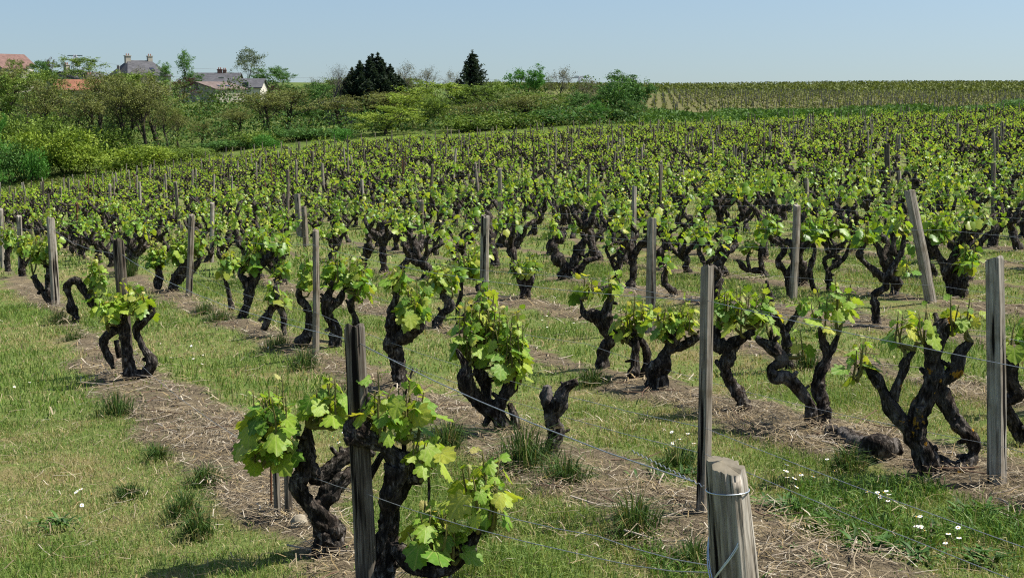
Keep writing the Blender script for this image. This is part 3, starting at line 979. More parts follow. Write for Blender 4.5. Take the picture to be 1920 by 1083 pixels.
def build_hand_vine(idx, spec):
    label, base, limbs, clumps, mat, dens, big = spec
    rng = np.random.default_rng(500 + idx)
    B = G(*base)
    Y0 = B[1]
    near = Y0 < 9.9
    if Y0 > 8:
        big, dens = big * 1.1, dens * 1.25
    root = empty('grape_vine', B, label, 'vine', 'old head-trained vines in the vineyard')
    step, sides = (0.0075, 30) if Y0 < 8 else (0.013, 18)
    tr = Geo()
    nodes = []
    for li, L in enumerate(limbs):
        P4 = []
        for (px, py, dy, r) in L:
            p = at(px, py, Y0 + dy) - B
            P4.append((*p, r * 0.69))
            nodes.append(p)
        for q in P4[1:-1]:
            pass
        V, Q, T = bark_tube(P4, step, sides, rng)
        tr.add(V, Q, T)
        for q in P4[1:]:
            for _ in range(int(rng.integers(0, 3))):
                if q[3] < 0.018:
                    continue
                c0 = np.array(q[:3])
                dv = rng.normal(0, 1, 3) + [0, 0, 0.7]
                dv /= np.linalg.norm(dv)
                L_ = q[3] + rng.uniform(0.015, 0.05)
                rs = q[3] * rng.uniform(0.28, 0.5)
                V, Q, T = bark_tube([(*c0, rs), (*(c0 + dv * L_ * .6), rs), (*(c0 + dv * L_), rs * .8)], step, 9, rng)
                tr.add(V, Q, T)
    nodes = np.array(nodes)
    link('trunk', tr.mesh('trunk'), M[mat], root)
    fo = Geo()
    st = Geo()
    for (x0, y0, x1, y1, dy) in clumps:
        a = at(x0, y1, Y0 + dy) - B
        c = at(x1, y0, Y0 + dy) - B
        W, H = c[0] - a[0], c[2] - a[2]
        ns = max(2, int(round(W / 0.040 * dens)))
        for k in range(ns):
            fx = (k + rng.uniform(0.25, 0.75)) / ns
            x = a[0] + W * (0.22 + 0.56 * fx)
            y = a[1] + rng.normal(0, 0.3 * max(0.12, W * 0.5))
            lob = H * rng.uniform(0.0, 0.30)
            hib = H * rng.uniform(0.66, 1.06) - big * 0.2
            b0 = np.array([x, y, a[2] + lob])
            b1 = np.array([x + rng.normal(0, 0.02), y + rng.normal(0, 0.03), a[2] + max(hib, lob + 0.06)])
            # woody spur from the nearest limb point to the foot of the shoot
            nb = nodes[np.argmin(np.linalg.norm(nodes - b0, axis=1))]
            mid = (nb + b0) / 2 + rng.normal(0, 0.012, 3)
            pth = catmull(np.array([nb, mid, b0, (b0 + b1) / 2 + rng.normal(0, 0.006, 3), b1]), 0.04)
            tt = np.linspace(0, 1, len(pth))
            V, Q, T = tube(pth, 0.0085 * (1 - tt) + 0.0022, 6)
            lv = shoot_leaves(b0, b1, rng, big, 0.034)
            if near:
                g = Geo().add(V, Q, T)
                for (p, lb, R, s, ci) in lv:
                    V2, Q2, T2 = tube(np.array([p, (p + lb) / 2 + [0, 0, 0.004], lb + R[:, 1] * s * 0.05]), 0.0016, 4)
                    g.add(V2, Q2, T2)
                sh = link('shoot', g.mesh('shoot'), M['shoot'], root)
                for (p, lb, R, s, ci) in lv:
                    lo = bpy.data.objects.new('leaf', LEAF_MESH[ci][int(rng.integers(len(LEAF_HI)))])
                    col.objects.link(lo)
                    lo.parent = sh
                    m4 = Matrix.Identity(4)
                    for r_ in range(3):
                        for c_ in range(3):
                            m4[r_][c_] = R[r_, c_] * s
                        m4[r_][3] = lb[r_]
                    lo.matrix_local = m4
            else:
                st.add(V, Q, T)
                leaves_to_geo(fo, lv, LEAF_HI if Y0 < 13 else LEAF_MID, rng)
    if fo.n:
        tag(link('shoot_bundle', st.mesh('shoot_bundle'), M['shoot'], root), kind='stuff')
        tag(link('foliage', fo.mesh('foliage'), M['vine_leaf'], root), kind='stuff')
    return root, B


hand_pos = []
for i, sp in enumerate(HV):
    r, B = build_hand_vine(i, sp)
    hand_pos.append(B[:2])
hand_pos = np.array(hand_pos)

# ------------------------------------------------------------------ posts
POST_POS = []


def post_mesh(r, h, seed, sides=12, lod=0):
    rng = np.random.default_rng(seed)
    zs = np.array([-0.15, 0.0, h * .2, h * .4, h * .6, h * .8, h * .94, h - 0.012, h]) if lod == 0 else np.array([-0.1, h * .5, h])
    if lod:
        sides = 5
    th = np.linspace(0, 2 * np.pi, sides, endpoint=False) + rng.uniform(0, 1)
    prof = 1 + 0.16 * np.cos(2 * th + rng.uniform(0, 6)) + rng.uniform(-0.09, 0.09, sides)
    cr = int(rng.integers(sides))
    bend = rng.normal(0, 0.006, 2)
    V = []
    for k, z in enumerate(zs):
        f = 1.06 - 0.10 * z / h
        pr = prof * f * (1 + rng.uniform(-0.03, 0.03, sides))
        pr[cr] *= 0.72
        if lod == 0 and k == len(zs) - 1:
            pr = pr * 0.90
        zz = z + (rng.uniform(-0.012, 0.012, sides) + 0.012 * np.cos(th)) * (z > h * .9)
        V.append(np.c_[np.cos(th) * pr * r + bend[0] * math.sin(3 * z), np.sin(th) * pr * r + bend[1] * math.sin(2 * z), zz + 0 * th])
    V = np.vstack(V)
    k = len(zs)
    i = np.arange(k - 1)[:, None] * sides
    j = np.arange(sides)[None, :]
    Q = np.stack([i + j, i + (j + 1) % sides, i + sides + (j + 1) % sides, i + sides + j], -1).reshape(-1, 4)
    V = np.vstack([V, V[-sides:].mean(0)])
    e = (k - 1) * sides
    jj = np.arange(sides)
    T = np.stack([e + jj, e + (jj + 1) % sides, np.full(sides, len(V) - 1)], -1)
    return V, Q, T


def hand_post(label, top, bot, r, mat='post', group='wooden trellis posts', Ybase=None):
    B = G(*bot) if Ybase is None else None
    Tp = at(top[0], top[1], B[1])
    ax = Vector(Tp - B)
    h = ax.length
    V, Q, T = post_mesh(r, h, int(top[0] * 7 + top[1]))
    o = link('vineyard_post', Geo().add(V, Q, T).mesh('vineyard_post', smooth=False), M[mat], None, B)
    o.rotation_mode = 'QUATERNION'
    o.rotation_quaternion = ax.to_track_quat('Z', 'Y')
    tag(o, label, 'post', group)
    POST_POS.append(B)
    return o


hand_post('dark cracked front post between the two nearest vines', (664, 612), (688, 1112), .036, 'post_dark')
hand_post('squared grey post with a pale right edge, nearest right of centre', (1325, 499), (1318, 967), .031)
hand_post('brown weathered post near the right edge of the picture', (1862, 484), (1869, 908), .040)
hand_post('slim pale grey post left of the dark front post', (590, 432), (592, 672), .031)
hand_post('grey round post beside the squat many-stemmed vine', (359, 402), (354, 556), .038)
hand_post('tall grey post leaning at the left beside the grass', (93, 408), (104, 572), .048)
hand_post('thick dark post leaning over the lone many-legged vine', (222, 450), (242, 700), .044, 'post_dark')
hand_post('whitish straight stake left of the trunk leaning right', (397, 380), (397, 492), .040)
hand_post('tall pale post in the middle above the lime crown', (911, 404), (908, 612), .036)
hand_post('grey post standing between vines right of centre', (1222, 410), (1219, 628), .038)
hand_post('stout grey post leaning left among the right-hand vines', (1704, 357), (1746, 572), .046)
hand_post('weathered grey mid post with vine pressed against it', (1492, 384), (1486, 562), .040)
hand_post('thin black post standing alone far right', (1862, 306), (1863, 430), .045, 'post_dark')
hand_post('pale short post second from the left edge', (36, 405), (40, 518), .042)
hand_post('pale post cut by the left edge', (2, 392), (6, 502), .042)
hand_post('rusty brown stake behind the leftmost vines', (145, 381), (145, 468), .030, 'rust')
hand_post('thick grey post of the close pair behind the left vines', (556, 364), (562, 443), .060)
hand_post('shorter splintered post of the close pair', (570, 388), (574, 462), .055)
hand_post('grey post above the lime leaves left of the tall middle post', (789, 376), (789, 470), .045)
hand_post('leaning grey post above the broad-headed vine', (713, 372), (719, 440), .045)
hand_post('dark post right of the tall middle post', (877, 357), (877, 425), .05, 'post_dark')
hand_post('slim post behind the shared leaf clump', (1190, 350), (1188, 505), .04)
hand_post('pale post leaning left in the right half of the field', (1278, 318), (1284, 400), .05)
hand_post('dark split post above the zigzag vine', (1663, 270), (1667, 385), .05, 'post_dark')
hand_post('pale post behind the stout leaning post', (1685, 322), (1690, 405), .05)
hand_post('grey post above the wavy stem', (1510, 335), (1514, 430), .045)

# end post of the front row with its tie wires
EP = np.array([0.47, 2.88])
ep_z = ground_z(*EP)
Tp = at(1360, 868, 2.86)
Bp = np.array([EP[0] + 0.11, EP[1] + 0.01, ep_z])
ax = Vector(Tp - Bp)
hE = ax.length


def end_post():
    root = empty('end_post', Bp, 'thick cut end post with twisted wire ties at the bottom right', 'post', 'wooden trellis posts')
    root.rotation_mode = 'QUATERNION'
    root.rotation_quaternion = ax.to_track_quat('Z', 'Y')
    rng = np.random.default_rng(77)
    S = 96
    GR = [(rng.uniform(-3.14, 3.14), rng.uniform(0.035, 0.09), rng.uniform(0.05, 0.2)) for _ in range(26)]
    th = np.linspace(0, 2 * np.pi, S, endpoint=False)
    zs = np.concatenate([np.linspace(-0.1, hE - 0.30, 6), np.linspace(hE - 0.27, hE, 18)])
    V = []
    for z in zs:
        u = (z - (hE - 0.3)) / 0.3
        r = 0.0455 * (1.16 - 0.20 * np.clip(u, -3, 1) * 1.0) + 0 * th
        r *= 1 + 0.06 * np.cos(3 * th + 1) + 0.05 * vnoise(np.c_[np.cos(th) * 3, np.sin(th) * 3, 0 * th + z * 3], 4) + 0.035 * vnoise(np.c_[np.cos(th) * 9, np.sin(th) * 9, 0 * th + z * 5], 9)
        for c0, w, d in ((-1.45, 0.11, 0.75), (-2.1, 0.06, 0.3), (-0.7, 0.05, 0.25), (0.4, 0.1, 0.06), (2.4, 0.1, 0.06)):
            dth = np.angle(np.exp(1j * (th - c0 - 0.12 * (hE - z))))
            r -= 0.0455 * d * np.exp(-(dth / w) ** 2) * np.clip((z - (hE - 0.27)) / 0.15, 0.25, 1)
        for c0, w, d in GR:
            dth = np.angle(np.exp(1j * (th - c0 - 0.1 * math.sin(z * 9 + c0))))
            r -= 0.0455 * d * np.exp(-(dth / w) ** 2)
        top = z > hE - 0.02
        zz = z + 0 * th
        if top:
            zz = zz - 0.010 * np.sin(th) - 0.006 * np.cos(th) - 0.010 * (np.abs(np.angle(np.exp(1j * (th + 0.3)))) < 0.9)
            r = r * (1 - 0.05 * (z - (hE - 0.02)) / 0.02)
        V.append(np.c_[np.cos(th) * r, np.sin(th) * r, zz])
    V = np.vstack(V)
    k = len(zs)
    i = np.arange(k - 1)[:, None] * S
    j = np.arange(S)[None, :]
    Q = np.stack([i + j, i + (j + 1) % S, i + S + (j + 1) % S, i + S + j], -1).reshape(-1, 4)
    link('shaft', Geo().add(V, Q).mesh('shaft'), M['post'], root)
    topr = V[-S:].copy()
    topr = np.vstack([topr, topr.mean(0) + [0, 0, 0.001]])
    jj = np.arange(S)
    link('cut_top', Geo().add(topr, tris=np.stack([jj, (jj + 1) % S, np.full(S, S)], -1)).mesh('cut_top'), M['cut_wood'], root)
    # tie round the neck
    t = np.linspace(0, 2 * np.pi, 48)
    R = 0.0475
    ring = np.c_[np.cos(t) * R, np.sin(t) * R, hE - 0.062 + 0.006 * np.sin(t + 2.5)]
    link('wire_tie', Geo().add(*tube(ring, 0.0016, 6)[:2]).mesh('wire_tie'), M['wire_new'], root)
    kn = []
    for s in np.linspace(0, 1, 40):
        kn.append([-0.052 - 0.016 * s + 0.006 * math.cos(s * 25), -0.012 + 0.006 * math.sin(s * 25), hE - 0.052 + 0.012 * s])
    link('wire_knot', Geo().add(*tube(np.array(kn), 0.0015, 6)[:2]).mesh('wire_knot'), M['wire_new'], root)
    # hanging doubled loop twisted together in front
    for q, off in enumerate((0.0, 0.0045)):
        L = []
        for s in np.linspace(0, 1, 14):
            a = -2.9 + 1.35 * s
            L.append([math.cos(a) * 0.054, math.sin(a) * (0.054 + off), hE - 0.115 - 0.145 * s ** 0.8 - off])
        for s in np.linspace(0, 1, 20):
            L.append([0.004 + 0.022 * s + 0.0028 * math.cos(s * 14 + q * 3.1), -0.060 + 0.0028 * math.sin(s * 14 + q * 3.1), hE - 0.262 - 0.15 * s])
        link('wire_strand', Geo().add(*tube(np.array(L), 0.0017, 6)[:2]).mesh('wire_strand'), M['wire_new'], root)
        L = []
        for s in np.linspace(0, 1, 14):
            a = -0.15 - 1.35 * s
            L.append([math.cos(a) * 0.056, math.sin(a) * (0.057 + off), hE - 0.165 - 0.10 * s ** 0.9 - off * 1.5])
        link('wire_strand', Geo().add(*tube(np.array(L), 0.0017, 6)[:2]).mesh('wire_strand'), M['wire_new'], root)


end_post()

# old stakes beside the first vine
for lab, tx, ty, bx, by, r, mt in (('left one of two dark stakes under the nearest lime leaves', 517, 862, 521, 968, .017, 'post_dark'),
                                   ('thicker right one of two dark stakes under the nearest lime leaves', 539, 858, 541, 972, .019, 'post_dark'),
                                   ('thin black rod beside the two dark stakes', 507, 872, 509, 962, .006, 'rust')):
    hand_post(lab, (tx, ty), (bx, by), r, mt, 'old stakes by the nearest vine').name = 'old_stake'

# ------------------------------------------------------------------ generic posts and vines along the rows
ORD = ['', 'first', 'second', 'third', 'fourth', 'fifth', 'sixth', 'seventh', 'eighth', 'ninth', 'tenth', 'eleventh', 'twelfth', 'thirteenth', 'fourteenth',
       'fifteenth', 'sixteenth', 'seventeenth', 'eighteenth', 'nineteenth']
TENS = {2: 'twent', 3: 'thirt', 4: 'fort', 5: 'fift', 6: 'sixt', 7: 'sevent', 8: 'eight', 9: 'ninet'}


def ordinal(n):
    if n < 20:
        return ORD[n]
    t, u = divmod(n, 10)
    return TENS[t] + ('ieth' if u == 0 else 'y-' + ORD[u])


rng = np.random.default_rng(4)
cand = []
row_count = {}
pcand = []
for k in range(0, 75):
    u = ROW0 + ROWS * k
    s = rng.uniform(0, 1)
    vi = 0
    pphase = rng.uniform(0, 6.3)
    while s < 190:
        p = RN * u + RD * (s - 60) + rng.normal(0, 0.07, 2)
        s += 0.88 + rng.normal(0, 0.13)
        x, y = p
        if y < 3 or x < -0.40 * y - 2.5 or x > 0.62 * y + 3.0 or not in_field(x, y):
            continue
        vi += 1
        if rng.random() < 0.04:
            continue
        z = ground_z(x, y)
        px, py = project((x, y, z))
        lim = 535 if px > 500 else 505
        if px < 300:
            lim = 490
        if 620 < px < 960 or 1150 < px < 1880:
            lim = 572
        if 130 < px < 560:
            lim = 548
        if px > 1985:
            lim = 5000
        if py > lim or px < -140 or (px > 2300 and y > 30):
            continue
        if np.min(np.hypot(*(hand_pos - p).T)) < 0.55:
            continue
        # open grassy gaps seen in the photograph's far part
        if rng.random() < 0.25 * sstep(0.55, 0.8, 0.5 + 0.5 * math.sin(0.19 * x + 0.11 * y) * math.sin(0.07 * x - 0.23 * y + 1)):
            continue
        cand.append((y, x, z, k + 1, vi))
    s = pphase
    while s < 190:
        p = RN * u + RD * (s - 60) + rng.normal(0, 0.05, 2)
        s += 6.3 + rng.normal(0, 0.25)
        x, y = p
        if y < 3 or abs(x) > 0.40 * y + 2.5 or not in_field(x, y):
            continue
        z = ground_z(x, y)
        px, py = project((x, y, z))
        if py > 462:
            continue
        if min(np.hypot(*(np.array(POST_POS)[:, :2] - p).T)) < 2.0:
            continue
        pcand.append((y, x, z, k + 1))

VAR1 = []
for v in range(22):
    tr, fo = gen_vine(900 + v, 1)
    VAR1.append((tr.mesh('trunk'), fo.mesh('foliage')))
VAR2 = [tuple(g.arrays() for g in gen_vine(900 + v, 2)) for v in range(22)]
for a, b_ in VAR1:
    a.materials.append(M['bark'])
    b_.materials.append(M['vine_leaf'])

cand.sort()
inview = [c for c in cand if -20 < project((c[1], c[0], c[2]))[0] < (1940 if c[0] > 14 else 2900)]
near_set = set(id(c) for c in inview[:300 - len(HV)])
LOOK = ['dark gnarled', 'leafy', 'low dark', 'full-crowned', 'crooked', 'bushy']
farT, farL = Geo(), Geo()
for c in cand:
    y, x, z, k, vi = c
    v = int(rng.integers(22))
    rz = rng.uniform(0, 6.28)
    sc = rng.uniform(0.80, 1.18)
    zs = sc * rng.uniform(0.88, 1.1)
    if id(c) in near_set:
        o = empty('grape_vine', (x, y, z), f'{LOOK[v % 6]} vine, {ordinal(vi)} from the right-hand end of the {ordinal(k)} row from the front', 'vine',
                  'old head-trained vines in the vineyard', rz)
        o.scale = (sc, sc, zs)
        link('trunk', VAR1[v][0], None, o)
        tag(link('foliage', VAR1[v][1], None, o), kind='stuff')
    else:
        ca, sa = math.cos(rz), math.sin(rz)
        Rm = np.array([[ca, -sa, 0], [sa, ca, 0], [0, 0, 1]])
        (V, Q, T, _), (V2, Q2, T2, C2) = VAR2[v]
        farT.add((V * [sc, sc, zs]) @ Rm.T + [x, y, z], Q, T)
        farL.add((V2 * [sc, sc, zs]) @ Rm.T + [x, y, z], Q2, T2, np.minimum(C2 * rng.uniform(0.95, 1.35), [0.37, 0.46, 0.11]))
me = farT.mesh('distant_vine_trunks')
o = tag(link('distant_vines', me, M['bark']), 'mass of small far vines filling the back of the field', 'vines', kind='stuff')
tag(link('foliage', farL.mesh('foliage', smooth=False), M['far_vine_leaf'], o), kind='stuff')

pcand.sort()
PV = [Geo().add(*post_mesh(0.036, 1.12, 60 + i)).mesh('vineyard_post', smooth=False) for i in range(5)]
PVd = []
for me in PV:
    me.materials.append(M['post'])
    d = me.copy()
    d.materials.clear()
    d.materials.append(M['post_dark'])
    PVd.append(d)
rust_me = Geo().add(*post_mesh(0.016, 1.15, 90)).mesh('vineyard_post', smooth=False)
rust_me.materials.append(M['rust'])
farP = Geo()
n_p = 0
pin = {}
for c in pcand:
    y, x, z, k = c
    px = project((x, y, z))[0]
    pin[k] = pin.get(k, 0) + 1
    if n_p < 300 - len(POST_POS) and -10 < px < 1930:
        t = rng.random()
        me = rust_me if t < 0.05 else (PVd if t < 0.35 else PV)[int(rng.integers(5))]
        o = link('vineyard_post', me, None, None, (x, y, z))
        o.rotation_euler = (rng.normal(0, 0.05), rng.normal(0, 0.06), rng.uniform(0, 6.28))
        sc = rng.uniform(0.85, 1.15)
        o.scale = (sc, sc, rng.uniform(0.9, 1.22))
        kind_ = 'rusty' if t < 0.05 else ('dark' if t < 0.35 else 'grey')
        tag(o, f'small {kind_} post, {ordinal(pin[k])} seen along the {ordinal(k)} row from the front', 'post', 'wooden trellis posts')
        n_p += 1
    else:
        V, Q, T = post_mesh(0.04, 1.15 * rng.uniform(.85, 1.2), int(rng.integers(999)), lod=1)
        lean = rng.normal(0, 0.05, 2)
        V[:, 0] += V[:, 2] * lean[0]
        V[:, 1] += V[:, 2] * lean[1]
        farP.add(V + [x, y, z], Q, T)
if farP.n:
    tag(link('distant_posts', farP.mesh('distant_posts', smooth=False), M['post']), 'tiny far posts sticking out at the back of the field', 'posts', kind='stuff')

# ------------------------------------------------------------------ trellis wires
def wire(label, P, r=0.0016, mat='wire', group='trellis wires along the rows'):
    P = np.asarray(P, float)
    out = []
    for a, b_ in zip(P[:-1], P[1:]):
        n = max(3, int(np.linalg.norm(b_ - a) / 0.35))
        t = np.linspace(0, 1, n, endpoint=False)[:, None]
        seg = a * (1 - t) + b_ * t
        L = np.linalg.norm(b_ - a)
        seg[:, 2] -= (0.012 * L * 4 * t * (1 - t))[:, 0]
        out.append(seg)
    out.append(P[-1:])
    P = np.vstack(out)
    P = P + np.random.default_rng(len(P)).normal(0, 0.0015, P.shape)
    o = link('trellis_wire', Geo().add(*tube(P, r, 5)).mesh('trellis_wire'), M[mat])
    return tag(o, label, 'wire', group)


def row_point(k, s, h):
    p = RN * (ROW0 + ROWS * (k - 1)) + RD * s
    return np.array([p[0], p[1], ground_z(*p) + h])


A_top, A_low = at(672, 640, G(688, 1112)[1]), at(680, 922, G(688, 1112)[1])
yE = 2.86
H_top = at(226, 475, G(242, 700)[1])
F_top = at(94, 425, G(104, 572)[1])
wire('twisted thick wire from the dark front post to the cut end post', [at(1300, 902, yE), A_top + [0, 0, 0]], 0.0018, 'wire')
wire('thin wire running back from the dark front post to the leaning posts', [A_top, H_top, F_top, row_point(1, 26, .9)], 0.0016)
wire('lower wire crossing the dark front post below the leaves', [at(1352, 1075, yE), at(1120, 1044, 3.7), A_low, at(550, 878, 5.7), at(236, 655, G(242, 700)[1])], 0.0014, 'wire')
wire('slack low wire in front of the grass tufts', [at(1365, 1064, yE), at(1120, 1003, 4.0), at(910, 953, 4.7), at(850, 940, 4.95)], 0.0015)
# coiled splice on the front wire
t = np.linspace(0, 1, 90)
a_, b_ = at(1185, 845, 3.35), at(1320, 912, 2.9)
cP = a_[None] + (b_ - a_)[None] * t[:, None] + np.c_[0 * t, 0.0028 * np.cos(t * 95), 0.0028 * np.sin(t * 95)]
tag(link('wire_splice', Geo().add(*tube(cP, 0.0013, 5)).mesh('wire_splice'), M['wire']), 'coiled splice on the front wire near the end post', 'wire')

B_g, C_g, D_g = G(1318, 967), G(1869, 908), G(592, 672)
for nm, hgt in (('upper', 1.0), ('middle', 0.42), ('lowest', 0.30)):
    hb = B_g + [0, -0.03, hgt]
    r2 = row_point(2, -1.0, hgt)
    wire(f'{nm} wire of the second row passing the squared grey post', [r2, hb, D_g + [0.0, -0.03, hgt], G(354, 556) + [0, -.03, hgt * .95], row_point(2, 24, hgt * .95)], 0.0015)
for nm, hgt in (('upper', 0.72), ('lower', 0.2)):
    wire(f'{nm} wire of the third row passing the brown right post', [row_point(3, 0.2, hgt), C_g + [0, -.04, hgt], row_point(3, 9, hgt), row_point(3, 15, hgt), row_point(3, 30, hgt)], 0.0014)
for k in range(4, 13):
    for nm, hgt in (('upper', 0.92), ('lower', 0.45)):
        ss = np.arange(-6 + (k % 3), 40, 6.3)
        pts = [row_point(k, s_, hgt + 0.03 * math.sin(s_ * k)) for s_ in ss]
        pts = [p for p in pts if p[1] > 4]
        wire(f'{nm} wire strung along the {ordinal(k)} row from the front', pts, 0.0013)
# ------------------------------------------------------------------ trees
def limb_tree(rng, H, spread, levels, leaf_n, leaf_s, cols, first=0.25, up=0.55, twig=True, thick=1.0, bare_below=0.0):
    """tapered trunk, limbs and a leafy crown; H metres high"""
    wood, leaf = Geo(), Geo()
    tips = []

    def grow(p, d, L, r, lev):
        n = 4 if lev else 7
        pts = [p]
        dd = d.copy()
        for i in range(n):
            dd = dd + rng.normal(0, 0.10 + 0.05 * lev, 3) + np.array([0, 0, 0.05 * up])
            dd /= np.linalg.norm(dd)
            pts.append(pts[-1] + dd * L / n)
        pts = np.array(pts)
        rr = np.linspace(r, r * (0.25 if lev else 0.3), n + 1)
        V, Q, T = tube(pts, rr, 6 if lev == 0 else (4 if lev == 1 else 3))
        wood.add(V, Q, T)
        if lev == levels:
            tips.append(pts)
            return
        nb = [int(rng.integers(8, 12)), int(rng.integers(5, 8)), int(rng.integers(4, 6))][lev]
        az = rng.uniform(0, 6.28)
        for b in range(nb):
            s = first + (1 - first) * (b + rng.uniform(0.1, 0.9)) / nb if lev == 0 else rng.uniform(0.25, 1.0)
            i = min(n - 1, int(s * n))
            q = pts[i] + (pts[i + 1] - pts[i]) * (s * n - i)
            az += 2.4 + rng.normal(0, 0.4)
            td = pts[i + 1] - pts[i]
            td /= np.linalg.norm(td)
            o = np.array([math.cos(az), math.sin(az), 0.0])
            if lev == 0:
                nd = o * spread + np.array([0, 0, up * (0.5 + 0.9 * s)])
                LL = H * 0.42 * (1.1 - 0.62 * abs(s - 0.45) * 1.3)
            else:
                nd = td * 0.8 + o * 0.75 + np.array([0, 0, 0.25 * up])
                LL = L * rng.uniform(0.45, 0.7)
            nd /= np.linalg.norm(nd)
            grow(q, nd, LL, rr[i] * rng.uniform(0.42, 0.6), lev + 1)

    grow(np.zeros(3) - [0, 0, 0.3], np.array([rng.normal(0, 0.06), rng.normal(0, 0.06), 1.0]), H * 0.88, H * 0.019 * thick, 0)
    tips_a = np.array([t[k] for t in tips for k in (1, 2, 3, 4) if k < len(t)])
    if leaf_n:
        idx = rng.integers(len(tips_a), size=leaf_n)
        P = tips_a[idx] + rng.normal(0, 0.030 * H, (leaf_n, 3))
        if leaf_n > 3000:
            ctr = tips_a[rng.integers(len(tips_a), size=150)]
            k_ = int(leaf_n * 0.72)
            ci = rng.integers(150, size=k_)
            dv = rng.normal(0, 1, (k_, 3))
            dv /= np.linalg.norm(dv, axis=1)[:, None]
            P[:k_] = ctr[ci] + dv * (rng.uniform(0.35, 1.0, k_) * 0.062 * H)[:, None] * [1, 1, 0.7]
        P = P[P[:, 2] > bare_below * H * rng.uniform(0.7, 1.2, len(P))]
        card_leaves(leaf, P, leaf_s, cols, rng)
    return wood, leaf


def card_leaves(leaf, P, size, cols, rng, long=1.0):
    """many small leaf sprays, each one bent quad with its own direction"""
    n = len(P)
    a = rng.normal(size=(n, 3))
    a /= np.linalg.norm(a, axis=1)[:, None]
    b = rng.normal(size=(n, 3)) + [0, 0, 0.0]
    b = b - a * (a * b).sum(1)[:, None]
    b /= np.linalg.norm(b, axis=1)[:, None]
    s = size * rng.uniform(0.5, 1.3, n)[:, None]
    V = np.stack([P - a * s * long - b * s * 0.3, P + b * s * 0.55, P + a * s * long, P - b * s * 0.5], 1).reshape(-1, 3)
    Q = np.arange(4 * n).reshape(n, 4)
    cl = vnoise(P * 0.9, int(rng.integers(999)))
    cols = np.asarray(cols, float)
    t = np.clip(0.5 + 0.45 * cl + rng.normal(0, 0.22, n), 0, 0.999) * (len(cols) - 1)
    i = t.astype(int)
    f = (t - i)[:, None]
    C = cols[i] * (1 - f) + cols[np.minimum(i + 1, len(cols) - 1)] * f
    C = C * rng.uniform(0.75, 1.25, n)[:, None]
    leaf.add(V, Q, C=np.repeat(C, 4, 0))


def conifer(rng, H, R, tiers, cols, upturn, power=0.8, lead=0.12):
    wood, leaf = Geo(), Geo()
    V, Q, T = tube(np.array([[0, 0, -.3], [0, 0, H * .5], [0, 0, H]]), [H * .02, H * .012, 0.02], 6)
    wood.add(V, Q, T)
    P = []
    for i in range(tiers):
        s = 0.06 + 0.93 * (i / tiers) ** 0.9
        r = R * (1 - s) ** power * rng.uniform(0.8, 1.15) + 0.05 * R
        nb = int(rng.integers(6, 10))
        a0 = rng.uniform(0, 6.28)
        for b in range(nb):
            az = a0 + b * 6.28 / nb + rng.normal(0, 0.2)
            rr = r * rng.uniform(0.7, 1.15)
            t = np.linspace(0, 1, 6)
            pth = np.c_[np.cos(az) * rr * t, np.sin(az) * rr * t, H * s + rr * (-0.12 * t + upturn * t ** 2)]
            V, Q, T = tube(pth, np.linspace(0.035, 0.008, 6), 3)
            wood.add(V, Q, T)
            n = int(24 + 60 * rr / R)
            tt = rng.uniform(0.1, 1.05, n)
            q = np.c_[np.cos(az) * rr * tt, np.sin(az) * rr * tt, H * s + rr * (-0.12 * tt + upturn * tt ** 2)]
            P.append(q + rng.normal(0, 0.03 * R, (n, 3)) * np.array([1, 1, 0.6]))
    P = np.vstack(P)
    top = rng.normal(0, 0.05, (60, 3)) + np.c_[np.zeros(60), np.zeros(60), np.linspace(H * (1 - lead), H * 1.03, 60)]
    card_leaves(leaf, np.vstack([P, top]), 0.15, cols, rng, 1.7)
    return wood, leaf


def shrub_geo(rng, H, W, n, size, cols):
    """low leafy bush: many stems from the ground and leaf sprays over an uneven dome"""
    wood, leaf = Geo(), Geo()
    lob = [(rng.uniform(-.3, .3) * W, rng.uniform(-.3, .3) * W, rng.uniform(.35, .8) * H, rng.uniform(.2, .36) * W) for _ in range(9)]
    P = []
    for (x, y, z, r) in lob:
        V, Q, T = tube(catmull(np.array([[x * .2, y * .2, -.2], [x * .6, y * .6, z * .5], [x, y, z]]), 0.5), 0.05, 4)
        wood.add(V, Q, T)
        k = n // len(lob)
        d = rng.normal(size=(k, 3))
        d /= np.linalg.norm(d, axis=1)[:, None]
        d[:, 2] *= 0.75 * H / W + 0.3
        P.append(np.array([x, y, z]) + d * r * rng.uniform(0.45, 1.08, k)[:, None])
    P = np.vstack(P)
    P[:, 2] = np.abs(P[:, 2])
    card_leaves(leaf, P, size, cols, rng)
    return wood, leaf


OLIVE = [(0.052, 0.085, 0.015), (0.120, 0.185, 0.032), (0.20, 0.275, 0.052)]
BROWN = [(0.060, 0.068, 0.020), (0.145, 0.160, 0.046), (0.21, 0.235, 0.068)]
LIME = [(0.085, 0.135, 0.016), (0.185, 0.26, 0.030), (0.28, 0.34, 0.055)]
GREEN = [(0.028, 0.065, 0.015), (0.065, 0.145, 0.032), (0.115, 0.21, 0.052)]
BRIGHT = [(0.045, 0.14, 0.02), (0.085, 0.23, 0.035), (0.13, 0.29, 0.055)]
DARK = [(0.010, 0.021, 0.012), (0.028, 0.047, 0.025), (0.06, 0.085, 0.045)]
OLIVE, BROWN, LIME, GREEN = [[tuple(1.18 * v for v in c) for c in p_] for p_ in (OLIVE, BROWN, LIME, GREEN)]
PURPLE = [(0.035, 0.016, 0.016), (0.075, 0.033, 0.030), (0.11, 0.05, 0.043)]
GREY = [(0.085, 0.08, 0.042), (0.15, 0.145, 0.08), (0.21, 0.20, 0.115)]
SILV = [(0.06, 0.09, 0.048), (0.13, 0.17, 0.095), (0.21, 0.25, 0.15)]
TREES = {}


